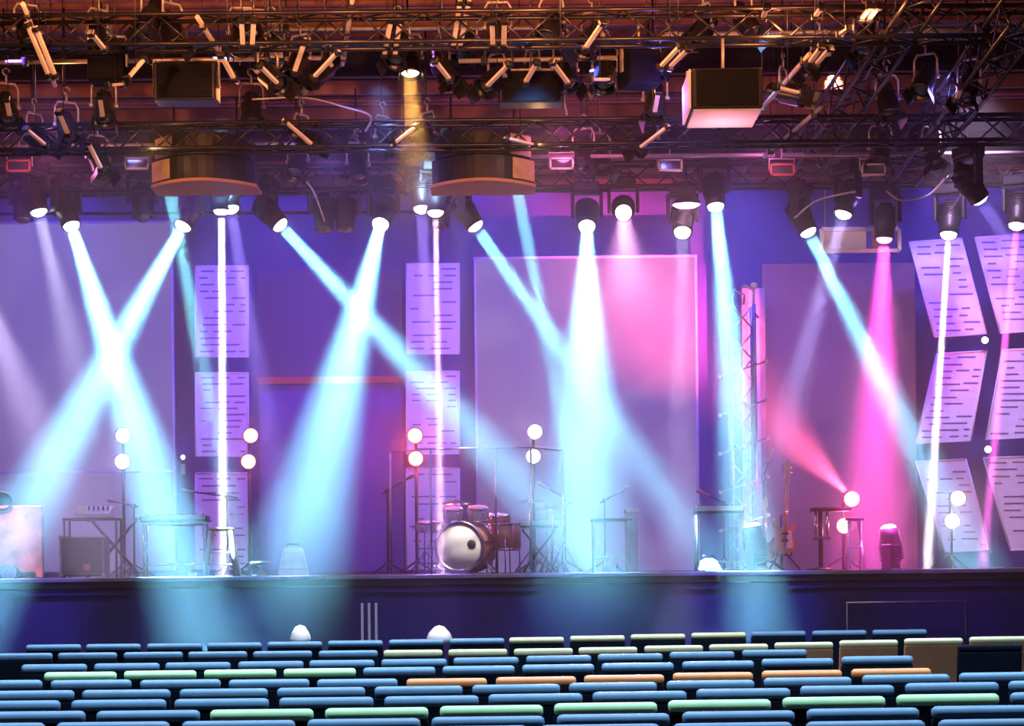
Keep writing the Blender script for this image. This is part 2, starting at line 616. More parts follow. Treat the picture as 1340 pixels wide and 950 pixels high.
# (source px, Y) (target px, Y) half angle, power, colour, lens, soft radius, on the floor?, label
BEAMS = [
    ((95, 300, 27), (243, 762, 25.4), 5.4, 76000, WB, 'lens_white', 0.07, 0, 'black moving head throwing the left arm of the brightest white V beam'),
    ((237, 300, 27), (-18, 765, 25.0), 5.2, 60000, WB, 'lens_white', 0.07, 0, 'black moving head throwing the right arm of the brightest white V beam'),
    ((222, 250, 26), (318, 745, 26.6), 2.4, 12000, TEAL, 'lens_teal', 0.07, 0, 'moving head with teal beam under the left curved speaker cluster'),
    ((370, 298, 27), (770, 730, 25.8), 4.0, 36000, WB, 'lens_white', 0.07, 0, 'moving head throwing the left arm of the white Y beam left of the drums'),
    ((497, 297, 27), (372, 800, 23.0), 5.6, 44000, WB, 'lens_white', 0.07, 0, 'moving head throwing the right arm of the white Y beam left of the drums'),
    ((625, 300, 27), (930, 735, 26.5), 4.0, 26000, WB, 'lens_white', 0.07, 0, 'moving head sending a white beam slanting across the centre screen'),
    ((768, 300, 27), (768, 830, 22.6), 6.2, 40000, WB, 'lens_white', 0.07, 0, 'moving head sending a wide white beam straight down right of the drums'),
    ((677, 248, 26), (775, 745, 26.6), 2.4, 12000, TEAL, 'lens_teal', 0.07, 0, 'moving head with teal beam under the right curved speaker cluster'),
    ((937, 275, 27), (985, 762, 25.4), 4.4, 46000, WB, 'lens_white', 0.07, 0, 'moving head lighting the truss tower with a strong white beam'),
    ((1060, 308, 27), (1262, 715, 26.0), 4.2, 30000, WB, 'lens_white', 0.07, 0, 'moving head sending a white beam down right below the hanging cream board'),
    ((52, 282, 27), (165, 745, 26.4), 7.0, 6500, (0.7, 0.65, 0.9), 'lens_white', 0.06, 0, 'moving head with pale broad beam near the top left of the left screen'),
    ((303, 278, 27), (350, 560, 26.2), 3.5, 5000, VIO, 'lens_violet', 0.05, 0, 'small violet moving head just right of the white upright thin beam'),
    ((552, 278, 27), (566, 560, 26.2), 3.5, 5000, VIO, 'lens_violet', 0.05, 0, 'small violet moving head just left of the pink upright thin beam'),
    ((816, 280, 27), (819, 345, 24.6), 5.0, 2200, (1.0, 0.45, 0.8), 'lens_pink', 0.06, 0, 'moving head with short pink glow above the centre screen'),
    ((1102, 285, 26.6), (1015, 600, 26.0), 4.5, 6000, (0.5, 0.45, 1.0), 'lens_white', 0.05, 0, 'small bright moving head right above the hanging cream board'),
    ((1285, 265, 25), (1372, 400, 25.4), 2.6, 6000, VIO, 'lens_violet', 0.07, 0, 'moving head with violet blue beam above the far right zigzag panels'),
    ((1157, 318, 27), (1140, 748, 26.6), 7.5, 56000, MAG, 'lens_magenta', 0.05, 0, 'moving head pouring a magenta cone over the right of the stage'),
    ((290, 281, 27), (292, 745, 27.0), 0.55, 160000, WHITE, 'lens_white', 0.045, 0, 'moving head with thin white upright beam above the bar stool'),
    ((570, 283, 27), (578, 745, 26.3), 0.5, 60000, (1.0, 0.62, 0.95), 'lens_pink', 0.035, 0, 'moving head with thin pink upright beam above the drum kit'),
    ((1241, 312, 27), (1213, 745, 26.0), 0.5, 110000, (0.9, 0.8, 1.0), 'lens_white', 0.035, 0, 'moving head with thin white beam over the nearer zigzag column'),
    ((1330, 300, 27), (1285, 745, 26.0), 0.7, 60000, (1.0, 0.15, 0.8), 'lens_pink', 0.04, 0, 'moving head with thin pink beam over the far right zigzag column'),
    ((985, 700, 26.6), (904, 262, 27), 0.5, 110000, (1.0, 0.8, 0.95), 'lens_white', 0.04, 1, 'moving head on the stage floor shooting a thin white beam up the truss tower'),
    ((1163, 702, 26.6), (1113, 270, 26.8), 0.5, 70000, (1.0, 0.3, 0.85), 'lens_pink', 0.035, 1, 'black moving head on the stage floor shooting a thin pink beam up'),
    ((-45, 330, 27), (120, 745, 26.2), 7.5, 12000, (0.75, 0.6, 0.95), 'lens_white', 0.07, 0, None),
    ((-130, 160, 26.0), (24, 690, 27.0), 4.5, 2200, (1.0, 0.3, 0.45), 'lens_pink', 0.05, 0, None),
    ((893, 308, 26.8), (890, 560, 25.0), 3.0, 1500, PALE, 'lens_white', 0.05, 0, 'small white moving head at the top right corner of the centre screen'),
    ((490, -12, 24), (505, 300, 24.4), 6.0, 2500, (0.2, 0.35, 1.0), 'lens_violet', 0.06, 0, None),
]
for (sp, tp, half, pw, col, lens, rad, fl, lab) in BEAMS:
    a, b = P(*sp), P(*tp)
    d = (b - a).normalized()
    if lab:
        place_fixture('mov', a, d, lab, 'moving heads throwing beams', up=not fl, lens=lens)
    if half < 1:
        beam(a + d * 0.05, d, 0.8, pw / 2600, col, 0.085 * rad / 0.04)
    else:
        beam(a + d * 0.05, d, half * 1.25, pw / 300, col, 0.15)

# unlit moving heads between the lit ones (dark silhouettes at the top of the screens)
for (px, py, lab) in ((30, 292, 'unlit moving head in front of the upper left corner of the left screen'), (187, 290, 'unlit moving head between the two arms of the brightest V beam'),
                      (425, 305, 'unlit moving head between the two arms of the Y beam'), (452, 305, 'unlit moving head beside the right arm of the Y beam'),
                      (575, 300, 'unlit moving head beside the thin pink upright beam')):
    place_fixture('mov', P(px, py, 27.2), (0.02 * (px % 7 - 3), -0.2, -1), lab, 'unlit moving heads', lens='lens_off')

# warm lamp with the orange beam
a = P(537, 97, 23.7)
d = (P(545, 300, 23.0) - a).normalized()
place_fixture('par', a, d, 'lit par can with warm orange beam at the top centre', None, lens='lens_warm', reach=0.22)
beam(a + d * 0.05, d, 11, 26, (1.0, 0.45, 0.1), 0.15)


# ---- blinder pairs on stands
def blinder(px1, py1, px2, py2, Y, bulb, label, col, power, tall=True):
    a, b = P(px1, py1, Y), P(px2, py2, Y)
    base = Vector((b.x, Y, ZS))
    t = thing('blinder_stand', label, 'stage light', base, group='two lamp blinders on stands')
    MB().tube((0, 0.08, 0), (0, 0.08, a.z - ZS + 0.08), 0.022, 8).build('pole', M['black_metal'], t)
    f = MB()
    for k in range(3):
        an = 2 * PI * k / 3 + 0.5
        f.tube((0, 0.08, 0.18), (0.28 * math.cos(an), 0.08 + 0.28 * math.sin(an), 0.012), 0.014, 6)
    f.build('tripod_foot', M['black_metal'], t)
    for p in (a, b):
        loc = p - base
        h_ = MB().lathe([(0.0, 0.13), (0.06, 0.12), (0.1, 0.04), (0.115, 0.0), (0.115, -0.015), (0.1, -0.015), (0.098, 0.02), (0.0, 0.03)], 20, Matrix.Rotation(-PI / 2, 4, 'X'))
        h_ = h_.build('lamp_housing', M['black'], t, loc=loc)
        MB().lathe([(0.094, 0.01), (0.085, -0.03), (0.055, -0.055), (0.0, -0.065)], 20, Matrix.Rotation(-PI / 2, 4, 'X')).build('bulb', M[bulb], h_)
        point(p + Vector((0, -0.14, 0)), power * 0.2, col, 0.06)
    return t


blinder(161, 570, 160, 604, 28.6, 'bulb_white', 'pair of white blinder lamps below the brightest V beam', (0.6, 0.45, 1), 90)
blinder(328, 570, 325, 604, 29.4, 'bulb_red', 'pair of blinder lamps with red glow right of the left slotted column', (1, 0.2, 0.25), 70)
blinder(543, 570, 544, 600, 29.0, 'bulb_red', 'pair of strong red blinder lamps behind the clear drum shield', (1, 0.07, 0.07), 330)
blinder(700, 565, 698, 597, 29.4, 'bulb_white', 'pair of white blinder lamps behind the right part of the drum shield', (1, 0.85, 1), 90)
blinder(1115, 653, 1105, 688, 27.6, 'bulb_red', 'pair of low red blinder lamps beside the small black table', (1, 0.1, 0.2), 200)
blinder(1254, 652, 1246, 682, 28.6, 'bulb_white', 'pair of pinkish blinder lamps in front of the bottom zigzag panel', (1, 0.6, 0.6), 120)
# the red fan of light from the low lamp, up and left
a = P(1113, 650, 27.3)
d = (P(858, 392, 31.1) - a).normalized()
beam(a + d * 0.14, d, 16, 190, (1.0, 0.1, 0.25), 0.08)
a = P(1117, 650, 27.3)
d = (P(1185, 560, 28.0) - a).normalized()
beam(a + d * 0.14, d, 22, 14, (1.0, 0.06, 0.1), 0.08)

# ------------------------------------------------------------------ trusses


def truss(name, a, b, s, label, group=None, m='black_metal', step=None):
    a, b = Vector(a), Vector(b)
    t = thing(name, label, 'truss', a, group=group)
    ax = (b - a)
    L = ax.length
    ax.normalize()
    up = Vector((0, 0, 1)) if abs(ax.z) < 0.9 else Vector((0, 1, 0))
    u = ax.cross(up).normalized()
    v = u.cross(ax).normalized()
    cs = [(-1, -1), (1, -1), (1, 1), (-1, 1)]
    off = [u * (x * s / 2) + v * (y_ * s / 2) for x, y_ in cs]
    for o_ in off:
        MB().tube(o_, o_ + ax * L, 0.024, 8).build('chord', M[m], t)
    br = MB()
    n = max(2, int(L / (step or s * 1.1)))
    for f in range(4):
        p, q = off[f], off[(f + 1) % 4]
        for i in range(n):
            a0, a1 = ax * (L * i / n), ax * (L * (i + 1) / n)
            if i % 2:
                br.tube(p + a0, q + a1, 0.012, 6)
            else:
                br.tube(q + a0, p + a1, 0.012, 6)
    br.build('lattice', M[m], t)
    return t


zt = P(670, 38, 21.6).z
truss('lighting_truss', (-7.5, 21.6, zt), (7.5, 21.6, zt), 0.3, 'aluminium box truss nearest the audience, crossing the top of the room', 'cross trusses')
zt2 = P(670, 176, 24.2).z
truss('lighting_truss', (-7.8, 24.2, zt2), (7.8, 24.2, zt2), 0.28, 'middle aluminium box truss below the front one', 'cross trusses')
zt3 = P(670, 232, 27.3).z
truss('lighting_truss', (-8.2, 27.3, zt3), (8.2, 27.3, zt3), 0.3, 'rear box truss carrying the moving heads above the screens', 'cross trusses', m='black_metal')
truss('lighting_truss', P(1215, -30, 20.6), P(1050, 215, 26.6), 0.34, 'dark box truss running in depth at the upper right', 'depth trusses', m='black_metal')
truss('lighting_truss', P(1345, 10, 20.6), P(1180, 225, 27.0), 0.34, 'dark box truss running in depth at the upper right corner', 'depth trusses', m='black_metal')


def pipe(a, b, label, r=0.025, m='dark_alu'):
    a, b = Vector(a), Vector(b)
    t = thing('rigging_pipe', label, 'pipe', a, group='rigging pipes under the ceiling')
    MB().tube((0, 0, 0), b - a, r, 8).build('tube', M[m], t)
    for s in (0.12, 0.5, 0.88):
        k = MB()
        p = (b - a) * s
        k.box(p, (0.07, 0.07, 0.09), bev=0.012)
        k.tube(p, (p.x, p.y, ceil_z(a.y + p.y) - a.z), 0.006, 6)
        k.build('pipe_clamp', M['black_metal'], t)


pipe(P(-20, 82, 22.6), P(420, 76, 22.6), 'horizontal rigging pipe left of the warm lamp, near the top')
pipe(P(330, 38, 23.0), P(700, 36, 23.0), 'horizontal rigging pipe above the warm lamp')
pipe(P(600, 80, 22.6), P(880, 74, 22.6), 'horizontal rigging pipe between the warm lamp and the big hanging box')
pipe(P(870, 45, 23.2), P(1345, 38, 23.2), 'horizontal rigging pipe across the upper right')
pipe(P(-10, 192, 25.6), P(420, 188, 25.6), 'lower rigging pipe above the left curved speaker cluster')
pipe(P(690, 205, 25.6), P(1345, 200, 25.6), 'lower rigging pipe right of the right curved speaker cluster')
pipe(P(0, 280, 27.6), P(620, 277, 27.6), 'thin pipe just below the rear truss, left half', 0.02, 'black_metal')
pipe(P(990, 150, 22.8), P(1060, 70, 21.8), 'slanting pipe between the big hanging box and the right depth truss')
pipe(P(1000, 205, 24.6), P(1075, 140, 23.6), 'short slanting pipe below the big hanging box, right side')
pipe(P(258, 22, 21.0), P(312, 108, 22.4), 'slanting pipe right of the wide black hanging box at the upper left')
pipe(P(30, 5, 20.8), P(72, 112, 22.6), 'slanting pipe at the upper left corner, long')
pipe(P(448, 85, 22.4), P(462, -5, 21.4), 'upright slanting pipe left of the blue top beam')

# ---- par cans in the rig: lens px, direction in the picture (dx, dy), towards the viewer
PARS = [(12, 158, 24.0, 0.3, 1), (62, 190, 24.2, 0.8, 0.6), (92, 182, 24.0, 0.35, 1), (136, 158, 23.8, 0.1, 1), (135, 226, 24.6, 0.4, 1), (40, 60, 21.8, 0.3, 1),
        (140, 62, 22.0, 0.5, 0.8), (365, 112, 21.9, 0.6, 0.7), (385, 100, 22.5, -0.3, 1), (408, 104, 23.1, -0.8, 0.7), (412, 190, 24.6, 0.8, 0.6), (316, 64, 22.2, 0.05, 1),
        (332, 66, 22.8, 0.05, 1), (359, 80, 23.2, 0.2, 1), (516, 80, 22.8, -0.2, 1), (590, 108, 22.6, 0.5, 0.9), (604, 76, 23.0, -0.2, 1), (652, 60, 21.9, 0.0, 1),
        (633, 116, 22.6, -0.7, 0.7), (682, 112, 23.2, -0.6, 0.8), (745, 112, 22.6, 0.2, 1), (790, 114, 22.6, -0.1, 1), (764, 66, 22.0, -0.5, 0.9),
        (862, 92, 22.2, -0.7, 0.8), (856, 152, 23.6, -0.1, 1), (835, 194, 24.8, -0.8, 0.6), (905, 55, 22.4, -0.6, 0.7), (1058, 92, 22.4, -0.6, 0.7), (1050, 126, 23.0, 0.9, 0.3),
        (1130, 70, 22.6, -0.2, 1), (1165, 150, 23.8, 0.1, 1), (1205, 120, 23.4, -0.4, 0.9), (1262, 130, 23.2, -0.4, 1), (1300, 70, 22.4, 0.2, 1), (515, 195, 25.2, 0.6, 0.7),
        (545, 190, 25.2, -0.6, 0.7), (330, 158, 24.4, 0.1, 1), (760, 215, 25.6, -0.2, 1), (790, 222, 25.8, 0.2, 1), (470, 235, 26.2, 0.1, 1), (385, 228, 26.2, -0.2, 1),
        (1225, 215, 25.6, 0.2, 1), (1150, 212, 25.4, -0.2, 1), (230, 60, 21.9, 0.3, 1), (190, 40, 21.7, -0.3, 1), (985, 45, 22.0, 0.4, 0.9), (715, 50, 21.9, -0.3, 1)]
rowsP = {'front': [], 'middle': [], 'rear': []}
for q in PARS:
    rowsP['front' if q[1] < 100 else 'middle' if q[1] < 180 else 'rear'].append(q)
for nm, ls in rowsP.items():
    ls.sort()
    for i, (px, py, Y, dx, dy) in enumerate(ls):
        d = Vector((dx, -0.35 - 0.3 * random.random(), -dy))
        place_fixture('par', P(px, py, Y), d, 'black par can, %s from the left in the %s of the ceiling rig' % (ORD[i], {'front': 'topmost rank', 'middle': 'middle rank', 'rear': 'lowest rank'}[nm]),
                      'par cans in the ceiling rig', reach=0.22)


# ---- short bars and braces of the rig, seen as pale strokes: ends in px, distance
BARS = [((34, 28), (66, 104), 22.3), ((46, 34), (74, 104), 22.3), ((8, 128), (13, 154), 23.4), ((32, 167), (62, 192), 24.2), ((76, 145), (90, 178), 23.8), ((130, 124), (135, 156), 23.5),
        ((114, 184), (134, 224), 24.6), ((118, 42), (138, 66), 21.7), ((288, 70), (308, 106), 22.2), ((316, 24), (318, 62), 22.2), ((332, 24), (330, 62), 22.2), ((338, 84), (366, 112), 22.6),
        ((352, 52), (358, 78), 23.2), ((364, 52), (368, 78), 23.2), ((400, 50), (384, 98), 22.8), ((444, 66), (408, 104), 22.6), ((370, 156), (412, 192), 24.2), ((512, 24), (502, 76), 23.0),
        ((524, 24), (516, 76), 23.0), ((568, 78), (590, 106), 22.6), ((602, 0), (592, 70), 23.2), ((614, 0), (600, 70), 23.2), ((644, 26), (645, 62), 22.2), ((660, 26), (659, 62), 22.2),
        ((668, 82), (634, 116), 22.6), ((704, 80), (686, 110), 22.8), ((722, 80), (746, 112), 22.4), ((790, 28), (764, 66), 22.0), ((892, 58), (862, 90), 22.4), ((902, 62), (874, 90), 22.4),
        ((862, 118), (856, 150), 23.6), ((876, 164), (834, 196), 24.4), ((1014, 114), (1048, 122), 22.8), ((1140, 8), (1126, 26), 22.0), ((1150, 8), (1136, 26), 22.0), ((1112, 36), (1098, 46), 22.0),
        ((1088, 62), (1066, 86), 22.2), ((1076, 60), (1058, 84), 22.2), ((1004, 8), (998, 24), 22.0), ((1076, 8), (1066, 22), 22.0), ((1258, 112), (1252, 130), 22.8), ((660, 180), (702, 190), 24.4),
        ((512, 190), (545, 165), 24.4), ((140, 112), (162, 110), 22.8), ((770, 104), (800, 104), 22.6), ((165, 105), (190, 76), 22.0)]
BARS.sort()
cnt = {'upper': 0, 'lower': 0}
for (a_, b_, Y) in BARS:
    rk = 'upper' if a_[1] < 100 else 'lower'
    Y -= 1.2
    a, b = P(*a_, Y), P(*b_, Y + 0.25)
    n_ = cnt[rk]
    cnt[rk] += 1
    w1 = (ORD + ['twenty-' + q for q in ORD[:9]] + ['thirtieth'] + ['thirty-' + q for q in ORD[:9]])[n_]
    t = thing('rigging_bar', 'short slanted aluminium bar, %s from the left in the %s part of the rig' % (w1, rk), 'bar', a, group='short bars in the ceiling rig')
    d = b - a
    MB().box(d / 2, (0.048, 0.03, d.length), d.to_track_quat('Z', 'Y').to_matrix(), bev=0.006).build('flat_bar', M['bar_alu'], t)
    m_ = d * 0.5
    MB().tube(m_, (m_.x, m_.y, ceil_z(Y) - a.z), 0.005, 6).build('hanger_wire', M['black_metal'], t)
    for p in (d * 0.06, d * 0.94):
        MB().box(p, (0.075, 0.075, 0.05), d.to_track_quat('Z', 'Y').to_matrix(), bev=0.012).build('clamp', M['black_metal'], t)

# ---- hanging boxes
def hang_box(px0, py0, px1, py1, Y, depth, label, body='black', under=None, side=None, name='hanging_speaker', yaw=0.0):
    a, b = P(px0, py1, Y), P(px1, py0, Y)
    w, h = b.x - a.x, b.z - a.z
    t = thing(name, label, 'speaker', ((a.x + b.x) / 2, Y + depth / 2, a.z), (0, 0, yaw))
    c = MB().box((0, 0, h / 2), (w, depth, h), bev=0.02).build('cabinet', M[body], t)
    gq = MB()
    n = 15
    for i in range(n):
        gq.box((0, -depth / 2 - 0.002, h * (0.08 + 0.84 * i / (n - 1))), (w * 0.88, 0.008, h * 0.05))
    gq.build('grille', M['black_fabric'], t)
    yk = MB()
    for sx in (-1, 1):
        yk.box((sx * (w / 2 + 0.012), 0, h * 0.75), (0.02, 0.06, h * 0.7))
    yk.box((0, 0, h * 1.1 + 0.012), (w + 0.045, 0.06, 0.02))
    yk.tube((0, 0, h * 1.1), (0, 0, h * 1.1 + 0.35), 0.015, 8)
    yk.build('bracket', M['dark_alu'], t)
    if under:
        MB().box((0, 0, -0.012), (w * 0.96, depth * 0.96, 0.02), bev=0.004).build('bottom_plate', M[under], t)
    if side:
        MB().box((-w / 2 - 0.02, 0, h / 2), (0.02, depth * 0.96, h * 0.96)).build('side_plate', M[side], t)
    return t


hang_box(200, 80, 282, 131, 22.2, 0.35, 'wide black hanging speaker left of the slanting pipe at the upper left')
hang_box(114, 50, 160, 104, 21.8, 0.35, 'navy hanging speaker near the upper left corner', body='seat_back')
hang_box(652, 92, 738, 134, 22.8, 0.35, 'wide black hanging speaker right of the warm lamp')
hang_box(815, 62, 860, 110, 22.0, 0.35, 'navy hanging speaker left of the large hanging box', body='seat_back', yaw=0.3)
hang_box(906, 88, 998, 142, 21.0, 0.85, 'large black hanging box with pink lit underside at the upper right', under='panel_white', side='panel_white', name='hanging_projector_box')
point(P(945, 215, 21.6), 26, (1.0, 0.3, 0.35), 0.1)
point(P(880, 130, 21.9), 22, (0.25, 0.15, 1.0), 0.06)
# small framed floodlights
for (px, py, Y, lab, m) in ((24, 217, 25.4, 'small pink framed floodlight at the left edge of the rig', 'lens_pink'), (179, 214, 25.4, 'small pale framed floodlight left of the left curved speaker cluster', 'lens_off'),
                            (1024, 222, 25.4, 'small pink framed floodlight right of the big hanging box', 'lens_pink'), (877, 216, 25.4, 'small dim framed floodlight below the big hanging box', 'lens_off'),
                            (735, 214, 25.5, 'small dim framed floodlight right of the right curved speaker cluster', 'lens_off'),
                            (1143, 222, 25.4, 'small dim framed floodlight between the two right depth trusses', 'lens_off')):
    t = thing('floodlight', lab, 'stage light', P(px, py, Y), group='framed floodlights in the rig')
    MB().box((0, 0.06, 0), (0.27, 0.1, 0.13), bev=0.012).build('housing', M['black'], t)
    f = MB()
    for s in (-1, 1):
        f.box((0, 0, s * 0.06), (0.29, 0.03, 0.022))
        f.box((s * 0.134, 0, 0), (0.022, 0.03, 0.14))
    f.build('front_frame', M['orange_trim'] if m == 'lens_pink' else M['dark_alu'], t)
    MB().box((0, 0.005, 0), (0.22, 0.01, 0.09)).build('lens', M['lens_off'], t)
    b = MB()
    b.path([(-0.15, 0.06, 0), (-0.15, 0.06, 0.14), (0.15, 0.06, 0.14), (0.15, 0.06, 0)], 0.01, 6)
    b.tube((0, 0.06, 0.14), (0, 0.06, 0.3), 0.01, 6)
    b.build('bracket', M['dark_alu'], t)
# bright oval lamp
t = thing('oval_lamp', 'bright flat oval lamp above the top right corner of the centre screen', 'stage light', P(898, 268, 26.6))
MB().lathe([(0.0, -0.035), (0.12, -0.03), (0.17, 0.0), (0.12, 0.02)], 24).build('lens', M['lens_pink'], t)
MB().lathe([(0.18, 0.0), (0.18, 0.03), (0.1, 0.09), (0.0, 0.1)], 24).build('housing', M['black'], t)
MB().tube((0, 0, 0.09), (0, 0, 0.5), 0.012, 8).build('drop_rod', M['black_metal'], t)
point(P(898, 275, 26.5), 10, (1.0, 0.35, 0.7), 0.1)


# ---- curved two-tier hanging speaker clusters
def cluster(px, py0, py1, Y, wid_px, label, side):
    top, bot = P(px, py0, Y), P(px, py1, Y)
    s = F / Y
    w = wid_px / s
    h = top.z - bot.z
    t = thing('hanging_speaker_cluster', label, 'speaker', (bot.x, Y, bot.z))

    def arc(r0, z0, z1, hw):
        pts = []
        n = 14
        for i in range(n + 1):
            u = -1 + 2 * i / n
            pts.append((u * hw, -r0 * (1 - u * u * 0.85), z0))
        pts += [(hw, 0.45, z0), (-hw, 0.45, z0)]
        return MB().prism(pts, (0, 0, z1 - z0))
    arc(0.5, 0.04, h * 0.52, w / 2 * 0.96).build('lower_cabinet', M['black'], t)
    arc(0.46, h * 0.56, h, w / 2 * 0.9).build('upper_cabinet', M['black'], t)
    arc(0.53, 0.0, 0.035, w / 2).build('bottom_rim', M['tan_wall'], t)
    c = MB()
    for z0, z1, hw in ((0.06, h * 0.5, w / 2 * 0.96), (h * 0.58, h * 0.97, w / 2 * 0.9)):
        n = 5
        pts = []
        for i in range(n + 1):
            u = 1 - 0.42 * i / n
            pts.append((side * u * (hw + 0.012), -(0.515 if z0 < 0.1 else 0.475) * (1 - u * u * 0.85), z0))
        pts += [(side * 0.58 * hw, 0.2, z0), (side * (hw + 0.012), 0.2, z0)]
        c.prism(pts, (0, 0, z1 - z0))
    c.build('wood_cheek', M['wood'], t)
    r = MB()
    for sx in (-1, 1):
        r.tube((sx * w * 0.3, 0.1, h), (sx * w * 0.3, 0.1, h + 0.5), 0.014, 8)
    r.build('hanging_rod', M['black_metal'], t)


cluster(268, 182, 247, 24.8, 138, 'curved black speaker cluster with tan left cheek, hanging at left', -1)
cluster(632, 180, 247, 24.8, 138, 'curved black speaker cluster with tan right cheek, hanging at centre', 1)

# ---- hanging cream board with frame, upper right
a, b = P(1078, 326, 27.4), P(1180, 296, 27.4)
w, h = b.x - a.x, b.z - a.z
t = thing('hanging_board', 'cream board in a dark hanging frame above the tan flat', 'board', ((a.x + b.x) / 2, 27.6, a.z))
MB().box((-w * 0.2, 0, h / 2), (w * 0.55, 0.03, h * 0.8)).build('cream_board', M['panel_white'], t)
MB().box((w * 0.25, 0, h / 2), (w * 0.2, 0.03, h * 0.8)).build('tan_board', M['tan_wall'], t)
f = MB()
for s in (0, 1):
    f.box((0, 0, s * h), (w, 0.05, 0.05))
    f.box(((s - 0.5) * w, 0, h / 2), (0.05, 0.05, h))
    f.tube(((s - 0.5) * w * 0.9, 0, h), ((s - 0.5) * w * 0.9, 0, h + 0.55), 0.012, 6)
f.build('frame', M['alu'], t)


# ---- loose cables in the rig
def cable(pts, label, r=0.012):
    ps = [P(*q) for q in pts]
    out = []
    n = len(ps)
    for i in range(n - 1):
        p0, p1, p2, p3 = ps[max(i - 1, 0)], ps[i], ps[i + 1], ps[min(i + 2, n - 1)]
        for k in range(6):
            u = k / 6
            out.append(0.5 * ((2 * p1) + (p2 - p0) * u + (2 * p0 - 5 * p1 + 4 * p2 - p3) * u * u + (3 * p1 - p0 - 3 * p2 + p3) * u ** 3))
    out.append(ps[-1])
    o = MB().path(out, r, 6).build('rigging_cable', M['dark_alu'])
    return tag(o, label, 'cable', 'cables sagging in the rig')


cable([(330, 130, 23.5), (400, 128, 23.5), (450, 140, 23.6), (485, 152, 23.8), (478, 172, 24)], 'sagging cable left of the orange beam')
cable([(1120, 250, 26), (1070, 262, 26.2), (1040, 285, 26.5)], 'cable drooping above the hanging cream board')
cable([(1160, 250, 26), (1180, 262, 26.2), (1215, 255, 26.4), (1240, 230, 26)], 'cable loop right of the hanging cream board')
cable([(740, 110, 22.7), (738, 130, 22.9), (742, 150, 23.2)], 'short cable right of the wide black speaker')
cable([(395, 232, 26.2), (410, 250, 26.6), (425, 290, 27)], 'cable dropping to the unlit head inside the Y beam')
cable([(1240, 280, 26.6), (1260, 250, 26), (1280, 200, 25.4)], 'cable rising above the nearer zigzag column')

# ------------------------------------------------------------------ stage equipment
sL = lambda Y: F / Y          # pixels per metre at distance Y
G_STAND = 'keyboards on stands'

# left marbled board with a small lamp on top
Y = 27.0
t = thing('marbled_board', 'pink marbled board standing at the left edge of the stage', 'board', on_stage(22, Y))
MB().box((0, 0, 0.46), (0.68, 0.1, 0.92), bev=0.015).build('board_face', M['pink_board'], t)
MB().box((0, 0.1, 0.05), (0.5, 0.3, 0.06)).build('foot', M['black'], t)
t = thing('stage_horn', 'dark round-mouthed horn on top of the pink marbled board', 'speaker', on_stage(6, Y) + Vector((0, 0, 0.92)))
MB().lathe([(0.02, 0.12), (0.05, 0.06), (0.09, -0.02), (0.12, -0.06), (0.1, -0.05), (0.0, 0.08)], 18, Matrix.Translation((0, 0, 0.06)) @ Matrix.Rotation(-PI / 2, 4, 'X')).build('horn', M['black'], t)
MB().box((0, 0.06, 0.01), (0.1, 0.1, 0.02)).build('bracket', M['black_metal'], t)
t = thing('floor_uplight', 'small domed floor uplight in front of the pink marbled board', 'stage light', on_stage(13, 26.4))
MB().lathe([(0.15, 0.0), (0.15, 0.03), (0.12, 0.11), (0.06, 0.16), (0.0, 0.17)], 20).build('dome', M['black'], t)
MB().lathe([(0.1, 0.0), (0.11, 0.015), (0.1, 0.03), (0.0, 0.035)], 20, Matrix.Translation((0, -0.1, 0.07)) @ Matrix.Rotation(1.1, 4, 'X')).build('reflector', M['pale_plastic'], t)

# mixing station
Y = 27.2
t = thing('flight_case', 'black flight case under the mixer at the left of the stage', 'case', on_stage(112, Y))
MB().box((0, 0, 0.27), (0.54, 0.45, 0.5), bev=0.02).build('case_body', M['black'], t)
e = MB()
for sx in (-1, 1):
    for z in (0.03, 0.51):
        e.box((sx * 0.265, -0.22, z), (0.05, 0.05, 0.05), bev=0.012)
    e.box((sx * 0.268, -0.222, 0.27), (0.02, 0.02, 0.5))
e.box((0, -0.222, 0.51), (0.54, 0.02, 0.02))
e.build('corner_trim', M['alu'], t)
MB().box((0.06, -0.235, 0.14), (0.1, 0.02, 0.09), bev=0.01).build('latch_plate', M['orange_trim'], t)


def x_stand(px, Y, w, h, label, sec=0.02):
    t = thing('keyboard_stand', label, 'stand', on_stage(px, Y), group='keyboard stands')
    for yy, s in ((-0.12, 1), (0.12, -1)):
        MB().tube((-s * w / 2, yy, 0.02), (s * w / 2, yy, h - 0.02), sec, 8).build('leg', M['black_metal'], t)
    b = MB()
    for sx in (-1, 1):
        b.tube((sx * w / 2, -0.2, h - 0.02), (sx * w / 2, 0.2, h - 0.02), sec, 8)
    b.build('top_arm', M['black_metal'], t)
    f = MB()
    for sx in (-1, 1):
        f.tube((sx * w / 2, -0.2, 0.02), (sx * w / 2, 0.2, 0.02), sec, 8)
    f.build('foot_bar', M['black_metal'], t)
    return t


def keyboard(px, Y, z, w, label, tilt=0.0):
    p = on_stage(px, Y)
    t = thing('keyboard', label, 'keyboard', (p.x, Y, ZS + z))
    MB().box((0, 0, 0.045), (w, 0.3, 0.08), bev=0.015).build('case', M['black'], t)
    MB().box((0, -0.06, 0.09), (w * 0.92, 0.14, 0.018)).build('white_keys', M['white'], t)
    b = MB()
    n = int(w / 0.045)
    for i in range(n):
        if i % 7 not in (2, 6):
            b.box((-w * 0.45 + w * 0.9 * (i + 0.5) / n, -0.03, 0.105), (0.014, 0.08, 0.014))
    b.build('black_keys', M['black'], t)
    MB().box((0, 0.09, 0.09), (w * 0.9, 0.08, 0.015)).build('control_panel', M['pale_plastic'], t)
    MB().box((0, -0.153, 0.06), (w * 0.96, 0.012, 0.045)).build('front_rail', M['pale_plastic'], t)
    return t


